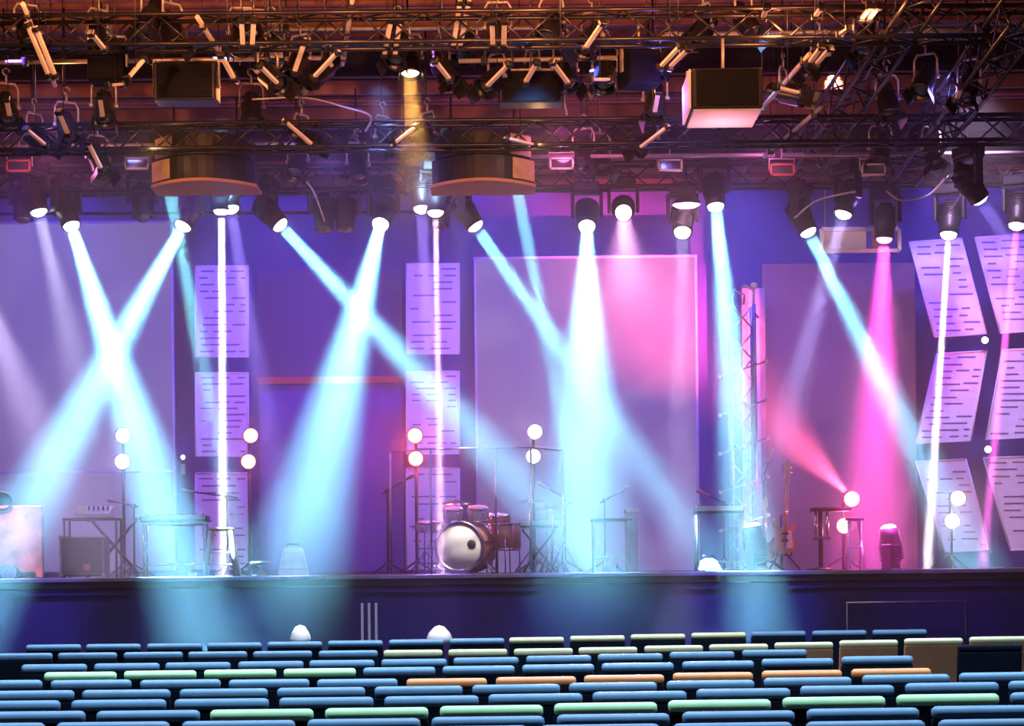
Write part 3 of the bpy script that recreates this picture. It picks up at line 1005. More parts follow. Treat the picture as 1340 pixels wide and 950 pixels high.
x_stand(150, 27.6, 0.62, 0.76, 'black crossed stand right of the flight case under the mixer')
t = thing('mixer_table', 'black small table top holding the mixer above the flight case', 'table', on_stage(122, 27.3))
MB().box((0, 0, 0.745), (0.7, 0.4, 0.03), bev=0.008).build('table_top', M['black'], t)
for sx in (-1, 1):
    for sy in (-1, 1):
        MB().tube((sx * 0.33, sy * 0.17, 0), (sx * 0.33, sy * 0.17, 0.735), 0.015, 8).build('leg', M['black_metal'], t)
t = thing('audio_mixer', 'pale sloping audio mixer on the table above the flight case', 'mixer', on_stage(124, 27.3) + Vector((0, 0, 0.76)))
MB().prism([(-0.22, -0.16, 0), (-0.22, 0.16, 0), (-0.22, 0.16, 0.16), (-0.22, -0.16, 0.05)], (0.44, 0, 0)).build('body', M['pale_plastic'], t)
for i in range(7):
    MB().box((-0.18 + 0.06 * i, -0.02, 0.125), (0.02, 0.05, 0.05), Matrix.Rotation(0.33, 3, 'X')).build('fader_knob', M['black'], t)
t = thing('desk_fan', 'small white folded screen beside the mixer', 'screen', on_stage(108, 27.2) + Vector((0, 0, 0.76)))
MB().box((0, 0, 0.09), (0.14, 0.02, 0.17), Matrix.Rotation(-0.25, 3, 'X'), bev=0.006).build('lid', M['white'], t)
MB().box((0, -0.06, 0.008), (0.14, 0.1, 0.014), bev=0.004).build('base', M['white'], t)
t.name = 'tablet_screen'

# keyboard left of the stool
keyboard(230, 26.9, 0.68, 0.84, 'black keyboard with white keys left of the bar stool')
t = thing('keyboard_stand', 'square black frame stand carrying the keyboard left of the bar stool', 'stand', on_stage(230, 26.9), group='keyboard stands')
for sx in (-1, 1):
    for sy in (-1, 1):
        MB().tube((sx * 0.38, sy * 0.12, 0), (sx * 0.38, sy * 0.12, 0.66), 0.016, 8).build('leg', M['chrome'], t)
b = MB()
for z in (0.16, 0.66):
    for sy in (-1, 1):
        b.tube((-0.38, sy * 0.12, z), (0.38, sy * 0.12, z), 0.014, 8)
for sx in (-1, 1):
    b.tube((sx * 0.38, -0.12, 0.66), (sx * 0.38, 0.12, 0.66), 0.014, 8)
b.build('cross_bar', M['chrome'], t)
t = thing('power_pedal', 'small white pedal on the stage under the keyboard', 'pedal', on_stage(252, 26.7))
MB().box((0, 0, 0.03), (0.1, 0.14, 0.06), bev=0.012).build('pedal_body', M['white'], t)
MB().lathe([(0.02, 0.06), (0.02, 0.085), (0.0, 0.09)], 12).build('foot_switch', M['chrome'], t)


# mic boom stands
def mic_stand(px, Y, h, bx, bz, label, tripod=True):
    t = thing('microphone_stand', label, 'microphone stand', on_stage(px, Y), group='microphone stands on the stage')
    MB().tube((0, 0, 0.03), (0, 0, h), 0.014, 8).build('pole', M['black_metal'], t)
    for k in range(3):
        an = 2 * PI * k / 3 + 0.4
        MB().tube((0, 0, 0.16), (0.26 * math.cos(an), 0.26 * math.sin(an), 0.012), 0.012, 6).build('leg', M['black_metal'], t)
    MB().tube((-bx * 0.35, 0, h - bz * 0.35), (bx, 0, h + bz), 0.01, 8).build('boom', M['black_metal'], t)
    d = Vector((bx, 0, bz)).normalized()
    q = d.to_track_quat('Z', 'Y').to_matrix().to_4x4()
    m = MB().lathe([(0.0, -0.02), (0.014, 0.0), (0.02, 0.1), (0.03, 0.12), (0.033, 0.15), (0.02, 0.18), (0.0, 0.185)], 12, Matrix.Translation((bx, 0, h + bz)) @ q)
    m.build('microphone', M['dark_alu'], t)
    MB().lathe([(0.0, -0.03), (0.03, -0.02), (0.03, 0.02), (0.0, 0.03)], 10, Matrix.Translation((0, 0, h))).build('boom_clutch', M['black'], t)


mic_stand(298, 27.3, 1.02, -0.42, 0.06, 'microphone stand with level boom behind the bar stool')
mic_stand(176, 27.6, 0.92, -0.16, 0.04, 'microphone stand with boom right of the mixer')
mic_stand(508, 28.2, 1.1, 0.2, 0.12, 'microphone stand at the left end of the drum shield')
mic_stand(1001, 27.6, 1.2, 0.06, 0.22, 'tall upright microphone stand left of the guitars')
mic_stand(792, 28.4, 0.95, 0.18, 0.1, 'microphone stand behind the small right table')
mic_stand(948, 28.4, 0.9, -0.2, 0.1, 'microphone stand behind the keyboard at the truss tower')
mic_stand(740, 28.8, 1.0, -0.2, 0.12, 'microphone stand right of the cymbals')

# bar stool
t = thing('bar_stool', 'tall pale wooden bar stool standing in the thin white beam', 'stool', on_stage(290, 26.7))
MB().lathe([(0.0, 0.565), (0.15, 0.57), (0.16, 0.585), (0.16, 0.6), (0.15, 0.61), (0.0, 0.61)], 20).build('seat', M['amber_wood'], t)
for sx in (-1, 1):
    for sy in (-1, 1):
        MB().tube((sx * 0.12, sy * 0.1, 0.57), (sx * 0.2, sy * 0.15, 0.0), 0.024, 8, 0.03).build('leg', M['white'], t)
for z in (0.15, 0.3):
    b = MB()
    k = 0.19 - 0.07 * z / 0.57
    ky = 0.15 - 0.05 * z / 0.57
    for sy in (-1, 1):
        b.tube((-k, sy * ky, z), (k, sy * ky, z), 0.011, 6)
    for sx in (-1, 1):
        b.tube((sx * k, -ky, z + 0.05), (sx * k, ky, z + 0.05), 0.011, 6)
    b.build('rung', M['white'], t)

# small round stool and floor monitor
t = thing('round_stool', 'low round pale stool left of the floor monitor', 'stool', on_stage(341, 26.6))
MB().lathe([(0.0, 0.14), (0.12, 0.145), (0.13, 0.165), (0.12, 0.185), (0.0, 0.19)], 20).build('seat', M['pale_plastic'], t)
MB().lathe([(0.1, 0.0), (0.1, 0.015), (0.03, 0.03), (0.025, 0.145)], 16).build('pedestal', M['pale_plastic'], t)


def wedge(px, Y, w, h, label):
    t = thing('floor_monitor', label, 'floor monitor', on_stage(px, Y), (0, 0, 0.15), group='floor monitors on the stage')
    c = MB()
    q = [(-w / 2, -0.2, 0), (w / 2, -0.2, 0), (w / 2, 0.22, 0), (-w / 2, 0.22, 0)]
    tq = [(-w * 0.33, 0.02, h), (w * 0.3, 0.02, h), (w * 0.3, 0.17, h), (-w * 0.33, 0.17, h)]
    va = [c.bm.verts.new(p) for p in q]
    vb = [c.bm.verts.new(p) for p in tq]
    c.bm.faces.new(va[::-1])
    c.bm.faces.new(vb)
    for k in range(4):
        c.bm.faces.new((va[k], va[(k + 1) % 4], vb[(k + 1) % 4], vb[k]))
    bmesh.ops.bevel(c.bm, geom=list(c.bm.edges), offset=0.02, segments=2, affect='EDGES')
    c.build('cabinet', M['pale_plastic'], t)
    Q = [Vector(q[0]).lerp(Vector(tq[0]), 0.18), Vector(q[1]).lerp(Vector(tq[1]), 0.18), Vector(q[1]).lerp(Vector(tq[1]), 0.88), Vector(q[0]).lerp(Vector(tq[0]), 0.88)]
    cen = sum(Q, Vector()) / 4
    nrm = (Q[1] - Q[0]).cross(Q[3] - Q[0]).normalized()
    MB().prism([cen + (p - cen) * 0.86 - nrm * 0.004 for p in Q], nrm * 0.012).build('grille', M['dark_alu'], t)
    MB().path([(-0.07, 0.1, h - 0.005), (-0.07, 0.1, h + 0.035), (0.07, 0.1, h + 0.035), (0.07, 0.1, h - 0.005)], 0.01, 6).build('carry_handle', M['black_metal'], t)


wedge(384, 26.6, 0.4, 0.36, 'pale wedge floor monitor right of the low round stool')
wedge(930, 26.4, 0.24, 0.16, 'small wedge floor monitor under the keyboard at the truss tower')

# ---- drum shield
Y = 27.6
xs = [509, 566, 650, 696, 739]
ztop = P(620, 588, Y).z
t = thing('drum_shield', 'clear acrylic drum shield of hinged panels around the drum kit', 'screen', on_stage(624, Y))
x0 = on_stage(624, Y).x
pts = []
for i, px in enumerate(xs):
    pts.append(Vector((on_stage(px, Y).x - x0, [0.5, -0.25, -0.35, -0.25, 0.5][i] + 0.0, 0)))
hh = ztop - ZS
for i in range(4):
    a, b = pts[i], pts[i + 1]
    d = (b - a).normalized()
    n = Vector((-d.y, d.x, 0)) * 0.006
    MB().prism([a + d * 0.012 + n, b - d * 0.012 + n, b - d * 0.012 - n, a + d * 0.012 - n], (0, 0, hh)).build('clear_panel', M['acrylic'], t)
for i in range(5):
    MB().tube(pts[i], pts[i] + Vector((0, 0, hh)), 0.014, 8).build('hinge_post', M['alu'], t)
b = MB()
for i in range(4):
    b.tube(pts[i] + Vector((0, 0, hh)), pts[i + 1] + Vector((0, 0, hh)), 0.009, 6)
b.build('top_edge', M['alu'], t)

# ---- drum kit
G_D = 'drums and cymbals behind the shield'
Y = 28.3
s = sL(Y)
base = on_stage(610, Y)
t = thing('bass_drum', 'large cream faced bass drum at the centre of the drum kit', 'drum', base, (0, 0, -0.3))
rB = 33 / s
mR = Matrix.Translation((0, 0, rB + 0.02)) @ Matrix.Rotation(PI / 2, 4, 'X')
MB().lathe([(rB * 0.97, -0.28), (rB * 0.97, 0.28), (rB * 0.9, 0.28), (rB * 0.9, -0.28), (rB * 0.97, -0.28)], 36, mR).build('shell', M['amber_wood'], t)
MB().lathe([(0.0, 0.262), (rB * 0.93, 0.26), (rB * 0.93, 0.268), (0.0, 0.275)], 36, mR).build('front_head', M['drum_skin'], t)
MB().lathe([(0.0, -0.27), (rB * 0.93, -0.265), (rB * 0.93, -0.26), (0.0, -0.262)], 36, mR).build('rear_head', M['drum_skin'], t)
for z in (0.265, -0.265):
    MB().lathe([(rB * 0.9, z - 0.022), (rB * 1.03, z - 0.022), (rB * 1.03, z + 0.022), (rB * 0.9, z + 0.022), (rB * 0.9, z - 0.022)], 36, mR).build('hoop', M['chrome'], t)
MB().lathe([(0.0, 0.276), (0.06, 0.277), (0.06, 0.281), (0.0, 0.282)], 20, mR @ Matrix.Translation((0.17, 0.03, 0))).build('sound_hole', M['black'], t)
b = MB()
for k in range(8):
    an = 2 * PI * k / 8 + 0.2
    c = mR @ Vector((rB * 0.995 * math.cos(an), rB * 0.995 * math.sin(an), 0.0))
    b.tube(mR @ Vector((rB * 1.0 * math.cos(an), rB * 1.0 * math.sin(an), -0.26)), mR @ Vector((rB * 1.0 * math.cos(an), rB * 1.0 * math.sin(an), 0.26)), 0.008, 6)
b.build('tension_rod', M['chrome'], t)
for sx in (-1, 1):
    MB().tube((sx * rB * 0.8, -0.1, rB * 0.6), (sx * (rB + 0.14), -0.3, 0.01), 0.014, 8).build('spur', M['chrome'], t)


def drum(px, Y, z, r, d, label, m='amber_wood', tilt=0.25, legs=0, mount=False):
    p = on_stage(px, Y)
    t = thing('tom_drum', label, 'drum', (p.x, Y, ZS + z), group=G_D)
    q = Matrix.Rotation(tilt, 4, 'X')
    MB().lathe([(r, 0), (r, d), (r * 0.9, d), (r * 0.9, 0), (r, 0)], 28, q).build('shell', M[m], t)
    MB().lathe([(0, d - 0.002), (r * 0.97, d - 0.004), (r * 0.97, d + 0.003), (0, d + 0.005)], 28, q).build('drum_head', M['drum_skin'], t)
    for zz in (0.012, d - 0.008):
        MB().lathe([(r * 0.95, zz - 0.014), (r * 1.06, zz - 0.014), (r * 1.06, zz + 0.014), (r * 0.95, zz + 0.014), (r * 0.95, zz - 0.014)], 28, q).build('hoop', M['chrome'], t)
    b = MB()
    for k in range(6):
        an = 2 * PI * k / 6
        b.tube(q @ Vector((r * 1.04 * math.cos(an), r * 1.04 * math.sin(an), 0.02)), q @ Vector((r * 1.04 * math.cos(an), r * 1.04 * math.sin(an), d - 0.02)), 0.007, 6)
    b.build('tension_rod', M['chrome'], t)
    for k in range(legs):
        an = 2 * PI * k / legs + 0.5
        MB().tube((r * 1.05 * math.cos(an), r * 1.05 * math.sin(an), d * 0.5), (r * 1.15 * math.cos(an), r * 1.15 * math.sin(an), -z), 0.01, 6).build('leg', M['chrome'], t)
    if mount:
        MB().tube((0, r * 0.4, d * 0.4), (mount, r * 0.4, -0.12), 0.014, 6).build('mount_arm', M['chrome'], t)


drum(594, 28.35, 0.70, 0.125, 0.17, 'left rack tom above the bass drum', 'pale_plastic', mount=0.1)
drum(626, 28.35, 0.70, 0.135, 0.18, 'right rack tom above the bass drum', 'pale_plastic', mount=-0.1)
drum(662, 28.5, 0.3, 0.19, 0.36, 'amber floor tom right of the bass drum', 'amber_wood', tilt=0.0, legs=3)
drum(652, 28.9, 0.66, 0.16, 0.13, 'amber shallow tom behind the floor tom', 'amber_wood', tilt=0.15, legs=3)
drum(562, 28.4, 0.56, 0.16, 0.13, 'pale snare drum left of the bass drum', 'pale_plastic', tilt=0.1, legs=3)


def cymbal(px, Y, z, r, label, tilt=0.12, two=False):
    t = thing('cymbal_stand', label, 'cymbal', on_stage(px, Y), group=G_D)
    MB().tube((0, 0, 0.04), (0, 0, z + 0.04), 0.011, 8).build('pole', M['chrome'], t)
    for k in range(3):
        an = 2 * PI * k / 3 + 0.3
        MB().tube((0, 0, 0.3), (0.28 * math.cos(an), 0.28 * math.sin(an), 0.012), 0.01, 6).build('leg', M['chrome'], t)
    q = Matrix.Translation((0, 0, z)) @ Matrix.Rotation(tilt, 4, 'X')
    MB().lathe([(0.0, 0.035), (0.03, 0.03), (0.045, 0.012), (r, -0.004), (r, -0.008), (0.045, 0.006), (0.0, 0.02)], 28, q).build('cymbal_plate', M['brass'], t)
    if two:
        MB().lathe([(0.0, -0.035), (0.03, -0.03), (0.045, -0.02), (r, -0.012), (r, -0.016), (0.0, -0.045)], 28, q).build('lower_plate', M['brass'], t)
    MB().lathe([(0.0, 0.06), (0.015, 0.055), (0.015, 0.03), (0.0, 0.03)], 10, q).build('wing_nut', M['chrome'], t)


cymbal(556, 28.7, 0.63, 0.17, 'pair of hi-hat cymbals at the left of the drum kit', 0.05, True)
cymbal(598, 29.0, 0.96, 0.2, 'crash cymbal above the rack toms', 0.18)
cymbal(694, 28.8, 0.97, 0.19, 'crash cymbal right of the floor tom, higher one', 0.15)
cymbal(716, 28.5, 0.86, 0.17, 'crash cymbal at the right end of the drum shield, lower one', 0.2)
keyboard(706, 28.0, 0.58, 0.52, 'narrow white percussion pad board right of the floor tom')
x_stand(706, 28.0, 0.42, 0.58, 'crossed stand under the percussion pad board', 0.016)
t = thing('drum_stool', 'round dark drum stool behind the bass drum', 'stool', on_stage(628, 29.6))
MB().lathe([(0.0, 0.46), (0.17, 0.46), (0.18, 0.5), (0.16, 0.54), (0.0, 0.55)], 20).build('seat', M['black_fabric'], t)
for k in range(3):
    MB().tube((0, 0, 0.3), (0.24 * math.cos(2.1 * k), 0.24 * math.sin(2.1 * k), 0.01), 0.013, 6).build('leg', M['chrome'], t)
MB().tube((0, 0, 0.2), (0, 0, 0.47), 0.018, 8).build('post', M['chrome'], t)

# rack of tripods right of the drums
for (px, Y, lab) in ((722, 27.2, 'folded chrome tripod stand in front of the drum shield right end'), (736, 27.0, 'leaning chrome tripod stand right of the folded one')):
    t = thing('tripod_stand', lab, 'stand', on_stage(px, Y), group='tripods right of the drums')
    MB().tube((0, 0, 0.1), (0.03, 0, 0.85), 0.012, 8).build('pole', M['chrome'], t)
    for k in range(3):
        an = 2 * PI * k / 3 + 0.2
        MB().tube((0.01, 0, 0.4), (0.22 * math.cos(an), 0.22 * math.sin(an), 0.01), 0.012, 6).build('leg', M['chrome'], t)
    MB().tube((-0.12, 0, 0.8), (0.16, 0, 0.9), 0.01, 6).build('cross_arm', M['chrome'], t)

# small table right
t = thing('side_table', 'small dark table with a lavender upright end right of the drums', 'table', on_stage(806, 27.0))
MB().box((-0.05, 0, 0.66), (0.52, 0.4, 0.035), bev=0.008).build('table_top', M['black'], t)
MB().box((0.2, 0, 0.37), (0.14, 0.4, 0.74), bev=0.012).build('end_panel', M['pale_plastic'], t)
MB().box((0.2, -0.01, 0.77), (0.17, 0.36, 0.06), bev=0.015).build('end_cap', M['white'], t)
for sy in (-1, 1):
    MB().tube((-0.28, sy * 0.16, 0), (-0.28, sy * 0.16, 0.65), 0.016, 8).build('leg', M['black_metal'], t)
MB().box((-0.05, 0.1, 0.2), (0.46, 0.02, 0.03)).build('cross_bar', M['alu'], t)
t = thing('water_jug', 'small pale jug on the stage under the dark side table', 'jug', on_stage(799, 26.9))
MB().lathe([(0.05, 0.0), (0.07, 0.03), (0.07, 0.12), (0.03, 0.17), (0.03, 0.2), (0.0, 0.2)], 16).build('jug_body', M['white'], t)
MB().path([(0.06, 0, 0.12), (0.11, 0, 0.11), (0.11, 0, 0.05), (0.065, 0, 0.04)], 0.009, 6).build('handle', M['white'], t)

# keyboard by the tower
keyboard(941, 26.9, 0.72, 0.62, 'pale lit keyboard on a frame stand left of the truss tower')
t = thing('keyboard_stand', 'square frame stand under the keyboard left of the truss tower', 'stand', on_stage(941, 26.9), group='keyboard stands')
for sx in (-1, 1):
    for sy in (-1, 1):
        MB().tube((sx * 0.28, sy * 0.12, 0), (sx * 0.28, sy * 0.12, 0.7), 0.02, 8).build('leg', M['alu'], t)
b = MB()
for sx in (-1, 1):
    for z in (0.12, 0.7):
        b.tube((sx * 0.28, -0.12, z), (sx * 0.28, 0.12, z), 0.014, 8)
b.tube((-0.28, 0.12, 0.12), (0.28, 0.12, 0.12), 0.014, 8)
b.build('cross_bar', M['alu'], t)

# truss tower with white glint balls and a bracket figure on top
Yt = 28.0
pt = P(970, 400, Yt)
tw = truss('truss_tower', (pt.x, Yt, ZS + 0.02), (pt.x, Yt, pt.z), 0.3, 'upright aluminium truss tower lit pale mint at the right of the stage', None, m='alu', step=0.34)
for i in range(5):
    z = 0.5 + i * 0.5
    MB().tube((-0.32, -0.17, z), (0.3, -0.17, z + 0.2), 0.014, 6).build('cross_arm', M['alu'], tw)
for i in range(5):
    z = 0.5 + i * 0.5
    for u in (0.0, 0.5, 1.0):
        MB().lathe([(0.0, -0.03), (0.026, -0.015), (0.026, 0.015), (0.0, 0.03)], 10, Matrix.Translation((-0.32 + 0.62 * u, -0.19, z + 0.2 * u))).build('clamp_ball', M['white'], tw)  # white balls stand in for reflections on the rungs
MB().box((0, 0, -0.005), (0.5, 0.5, 0.02)).build('base_plate', M['black_metal'], tw)
zt_ = pt.z - ZS - 0.02
t = thing('bracket_light', 'bent pale bracket lamp at the top of the truss tower', 'stage light', (pt.x + 0.02, Yt - 0.05, pt.z + 0.01))
MB().path([(0, 0, 0), (0.02, 0, 0.12), (-0.12, 0, 0.2), (0.02, 0, 0.25), (0.14, 0, 0.18), (0.13, 0, -0.1), (0.2, 0, -0.18)], 0.018, 8).build('bent_arm', M['alu'], t)
MB().lathe([(0.0, -0.05), (0.045, -0.03), (0.045, 0.03), (0.0, 0.05)], 14, Matrix.Translation((0.14, -0.01, 0.24))).build('lamp_head', M['white'], t)
MB().path([(-0.12, 0, 0.2), (-0.14, 0, 0.05), (-0.1, 0, -0.06)], 0.014, 8).build('brace', M['alu'], t)


# guitars
def guitar(px, Y, z0, L, label, m, lean=0.12, flip=1):
    p = on_stage(px, Y)
    t = thing('electric_guitar', label, 'guitar', (p.x, Y, ZS + z0), (lean, 0, 0.25 * flip))
    k = L / 1.1
    out = [(0.0, 0.0), (0.12, 0.01), (0.17, 0.07), (0.16, 0.15), (0.115, 0.22), (0.12, 0.28), (0.16, 0.36), (0.15, 0.4), (0.1, 0.36), (0.05, 0.33),
           (-0.05, 0.33), (-0.09, 0.38), (-0.14, 0.45), (-0.165, 0.42), (-0.15, 0.34), (-0.115, 0.27), (-0.12, 0.2), (-0.16, 0.13), (-0.16, 0.06), (-0.1, 0.0)]
    MB().prism([(x * k * flip, -0.02, z * k) for x, z in out], (0, 0.042, 0)).build('body', M[m], t)
    MB().box((0, -0.03, 0.68 * k), (0.05 * k, 0.025, 0.72 * k), bev=0.006).build('neck', M['wood'], t)
    MB().prism([(-0.028 * k, -0.035, 1.03 * k), (0.03 * k, -0.035, 1.03 * k), (0.06 * k, -0.035, 1.17 * k), (0.02 * k, -0.035, 1.22 * k), (-0.05 * k, -0.035, 1.18 * k)], (0, 0.018, 0)).build('headstock', M['wood'], t)
    b = MB()
    for i in range(4):
        for sx in (-1, 1):
            b.tube((sx * 0.035 * k, -0.026, (1.06 + 0.03 * i) * k), (sx * 0.075 * k, -0.026, (1.06 + 0.03 * i) * k), 0.008, 6)
    b.build('tuning_peg', M['chrome'], t)
    b = MB()
    for zz in (0.17, 0.26):
        b.box((0, -0.025, zz * k), (0.09 * k, 0.014, 0.03 * k))
    b.build('pickup', M['black'], t)
    MB().prism([(0.02 * k * flip, -0.0235, 0.06 * k), (0.12 * k * flip, -0.0235, 0.08 * k), (0.1 * k * flip, -0.0235, 0.2 * k), (0.09 * k * flip, -0.0235, 0.3 * k), (0.03 * k * flip, -0.0235, 0.3 * k)], (0, 0.005, 0)).build('pickguard', M['white'], t)
    b = MB()
    for i in range(4):
        x = (-0.015 + 0.01 * i) * k
        b.tube((x, -0.047, 0.1 * k), (x, -0.047, 1.1 * k), 0.002, 4)
    b.build('string', M['chrome'], t)
    ts = thing('guitar_stand', 'black stand holding the ' + label.split(' ', 1)[1].split(' on ')[0], 'stand', (p.x, Y + 0.05, ZS), group='guitar stands')
    MB().tube((0, 0.12, 0.02), (0, 0.2, z0 + 0.5 * k), 0.014, 8).build('post', M['black_metal'], ts)
    for sx in (-1, 1):
        MB().tube((0, 0.12, z0 * 0.8 + 0.1), (sx * 0.2, -0.12, 0.012), 0.013, 6).build('leg', M['black_metal'], ts)
    MB().tube((0, 0.13, z0 * 0.8 + 0.1), (0, 0.36, 0.012), 0.013, 6).build('rear_leg', M['black_metal'], ts)
    b = MB()
    for sx in (-1, 1):
        b.path([(0, 0.12, z0 - 0.02), (sx * 0.09, 0.06, z0 - 0.025), (sx * 0.09, -0.1, z0 - 0.025), (sx * 0.09, -0.12, z0 + 0.02)], 0.01, 6)
    b.build('cradle', M['black_metal'], ts)


guitar(1026, 27.4, 0.22, 1.08, 'tall amber electric bass guitar on a stand', 'amber_wood', 0.1, 1)
guitar(1004, 27.0, 0.14, 0.72, 'small red electric guitar on a low stand', 'sunburst', 0.2, -1)

# small black table right with chrome posts
t = thing('pedestal_table', 'small black pedestal table with two chrome posts near the low red lamps', 'table', on_stage(1086, 27.2))
MB().box((0.02, 0, 0.77), (0.5, 0.3, 0.05), bev=0.015).build('table_top', M['black'], t)
for x in (-0.19, -0.04):
    MB().tube((x, -0.1, 0.42), (x, -0.1, 0.745), 0.02, 8).build('chrome_post', M['chrome'], t)
MB().box((-0.115, -0.1, 0.41), (0.24, 0.06, 0.04), bev=0.01).build('post_bar', M['chrome'], t)
MB().tube((-0.115, -0.02, 0.02), (-0.115, -0.02, 0.75), 0.03, 10).build('pedestal', M['black_metal'], t)
MB().lathe([(0.2, 0.0), (0.2, 0.015), (0.05, 0.04), (0.0, 0.04)], 20, Matrix.Translation((-0.115, -0.02, 0))).build('foot_plate', M['black_metal'], t)
# tall thin chair frame by the lamps
t = thing('folding_stool', 'pink lit tall folding stool frame right of the low red lamps', 'stool', on_stage(1119, 26.8))
for sx in (-1, 1):
    for sy in (-1, 1):
        MB().tube((sx * 0.06, sy * 0.1, 0.62), (sx * 0.09, -sy * 0.16, 0.0), 0.016, 8).build('leg', M['pale_plastic'], t)
MB().box((0, 0, 0.635), (0.2, 0.26, 0.04), bev=0.012).build('seat', M['black'], t)
MB().tube((-0.08, -0.06, 0.28), (0.08, -0.06, 0.28), 0.012, 6).build('rung', M['pale_plastic'], t)

# ------------------------------------------------------------------ in front of the stage
t = thing('handrail', 'thin grey handrail standing before the dark right part of the stage front', 'rail', (P(1186, 790, 25.0).x, 25.0, 0))
zr = P(1186, 788, 25.0).z
wr = 155 / sL(25.0)
MB().path([(-wr / 2, 0, 0.0), (-wr / 2, 0, zr), (wr / 2, 0, zr + 0.0)], 0.016, 8).build('top_rail', M['alu'], t)
MB().tube((wr / 2, 0, 0), (wr / 2, 0, zr), 0.016, 8).build('post', M['black_metal'], t)
t = thing('marker_post', 'three white upright strips before the stage front, left of centre', 'post', (P(483, 800, 24.6).x, 24.6, 0))
zr = P(483, 789, 24.6).z
for k in (-1, 0, 1):
    MB().box((k * 0.08, 0, zr / 2), (0.03, 0.02, zr), bev=0.006).build('white_strip', M['white'], t)
MB().box((0, 0.01, 0.03), (0.3, 0.2, 0.05), bev=0.01).build('base', M['black'], t)
for (px, Y, lab) in ((393, 22.6, 'small white domed light before the stage, left of the white strips'), (575, 22.6, 'larger white domed light before the stage, right of the white strips')):
    p = P(px, 828, Y)
    k = 1.0 if px < 500 else 1.25
    t = thing('domed_light', lab, 'light', (p.x, Y, 0), group='domed lights before the stage')
    MB().lathe([(0.0, 0.11), (0.05, 0.095), (0.09 * k, 0.03), (0.11 * k, -0.03), (0.1 * k, -0.08), (0.0, -0.08)], 20, Matrix.Translation((0, 0, p.z - 0.03))).build('dome', M['bulb_white'] if 0 else M['white'], t)
    MB().tube((0, 0, 0.01), (0, 0, p.z - 0.08), 0.025, 10).build('post', M['black_metal'], t)
    MB().lathe([(0.16, 0.0), (0.16, 0.02), (0.03, 0.04), (0.0, 0.04)], 20).build('base', M['black_metal'], t)
    spot(P(px, 700, 21.5) + Vector((0, 0, 2.0)), Vector((0, 1.1, -2.6)), 6, 500, (1, 0.9, 1), 0.05)

# ------------------------------------------------------------------ audience chairs
ZTOP = EYE.z - 0.68
HC = ZTOP


def chair_proto(rail, back):
    r = thing('audience_chair', 'proto', 'chair')
    w = 0.50
    tilt = Matrix.Rotation(-0.16, 3, 'X')
    b = MB()
    b.box((0, -0.235, HC - 0.27), (w, 0.045, 0.44), Matrix.Rotation(0.16, 3, 'X'), bev=0.018)
    b.build('backrest', M[back], r)
    m = MB()
    y0 = -0.235 - math.sin(0.16) * 0.225
    n = 10
    # rounded top roll, capsule-like
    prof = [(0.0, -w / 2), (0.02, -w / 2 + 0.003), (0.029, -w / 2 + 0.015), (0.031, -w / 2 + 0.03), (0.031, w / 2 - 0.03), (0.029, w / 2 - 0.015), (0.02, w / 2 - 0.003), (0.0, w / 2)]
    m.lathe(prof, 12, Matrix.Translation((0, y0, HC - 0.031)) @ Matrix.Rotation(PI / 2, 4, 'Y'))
    m.build('top_roll', M[rail], r)  # coloured rows carry their edge light in the roll's colour
    MB().box((0, 0.02, 0.43), (w * 0.98, 0.46, 0.08), bev=0.025).build('seat', M[back], r)
    for sx in (-1, 1):
        MB().tube((sx * 0.225, 0.2, 0.4), (sx * 0.235, 0.22, 0.0), 0.012, 6).build('leg', M['dark_alu'], r)
        MB().path([(sx * 0.225, -0.245, HC - 0.3), (sx * 0.225, -0.2, 0.42), (sx * 0.235, -0.26, 0.0)], 0.012, 6).build('leg', M['dark_alu'], r)
    return r


# rows from the stage backwards: polyline of the top edge (px, py), start px of a gap, pitch, colour runs
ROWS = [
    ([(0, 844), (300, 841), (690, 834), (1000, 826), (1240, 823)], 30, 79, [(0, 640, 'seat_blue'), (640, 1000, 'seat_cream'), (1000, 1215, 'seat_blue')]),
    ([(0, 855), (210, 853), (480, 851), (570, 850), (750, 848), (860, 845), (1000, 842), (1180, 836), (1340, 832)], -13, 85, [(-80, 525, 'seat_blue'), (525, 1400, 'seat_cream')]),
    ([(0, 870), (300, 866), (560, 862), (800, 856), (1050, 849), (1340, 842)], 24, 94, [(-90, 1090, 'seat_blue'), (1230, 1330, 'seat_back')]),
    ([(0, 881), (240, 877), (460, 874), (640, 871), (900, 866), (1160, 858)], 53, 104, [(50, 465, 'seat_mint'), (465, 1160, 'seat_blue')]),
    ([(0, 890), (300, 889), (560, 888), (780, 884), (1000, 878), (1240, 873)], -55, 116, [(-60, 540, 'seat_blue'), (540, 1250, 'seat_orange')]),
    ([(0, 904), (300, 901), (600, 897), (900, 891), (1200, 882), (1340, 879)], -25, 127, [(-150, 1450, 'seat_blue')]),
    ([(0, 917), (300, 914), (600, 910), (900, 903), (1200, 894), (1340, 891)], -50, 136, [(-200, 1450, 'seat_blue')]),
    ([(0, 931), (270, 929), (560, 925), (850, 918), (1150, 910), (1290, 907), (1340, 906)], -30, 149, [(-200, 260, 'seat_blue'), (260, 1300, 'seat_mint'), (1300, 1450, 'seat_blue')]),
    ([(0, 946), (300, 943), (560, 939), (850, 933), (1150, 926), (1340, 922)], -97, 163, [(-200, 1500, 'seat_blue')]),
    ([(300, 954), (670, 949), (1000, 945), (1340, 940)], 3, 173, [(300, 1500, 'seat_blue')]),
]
PROTO = {}
CNAME = {'seat_blue': 'slate blue', 'seat_mint': 'mint green', 'seat_orange': 'orange', 'seat_cream': 'cream', 'seat_back': 'navy'}


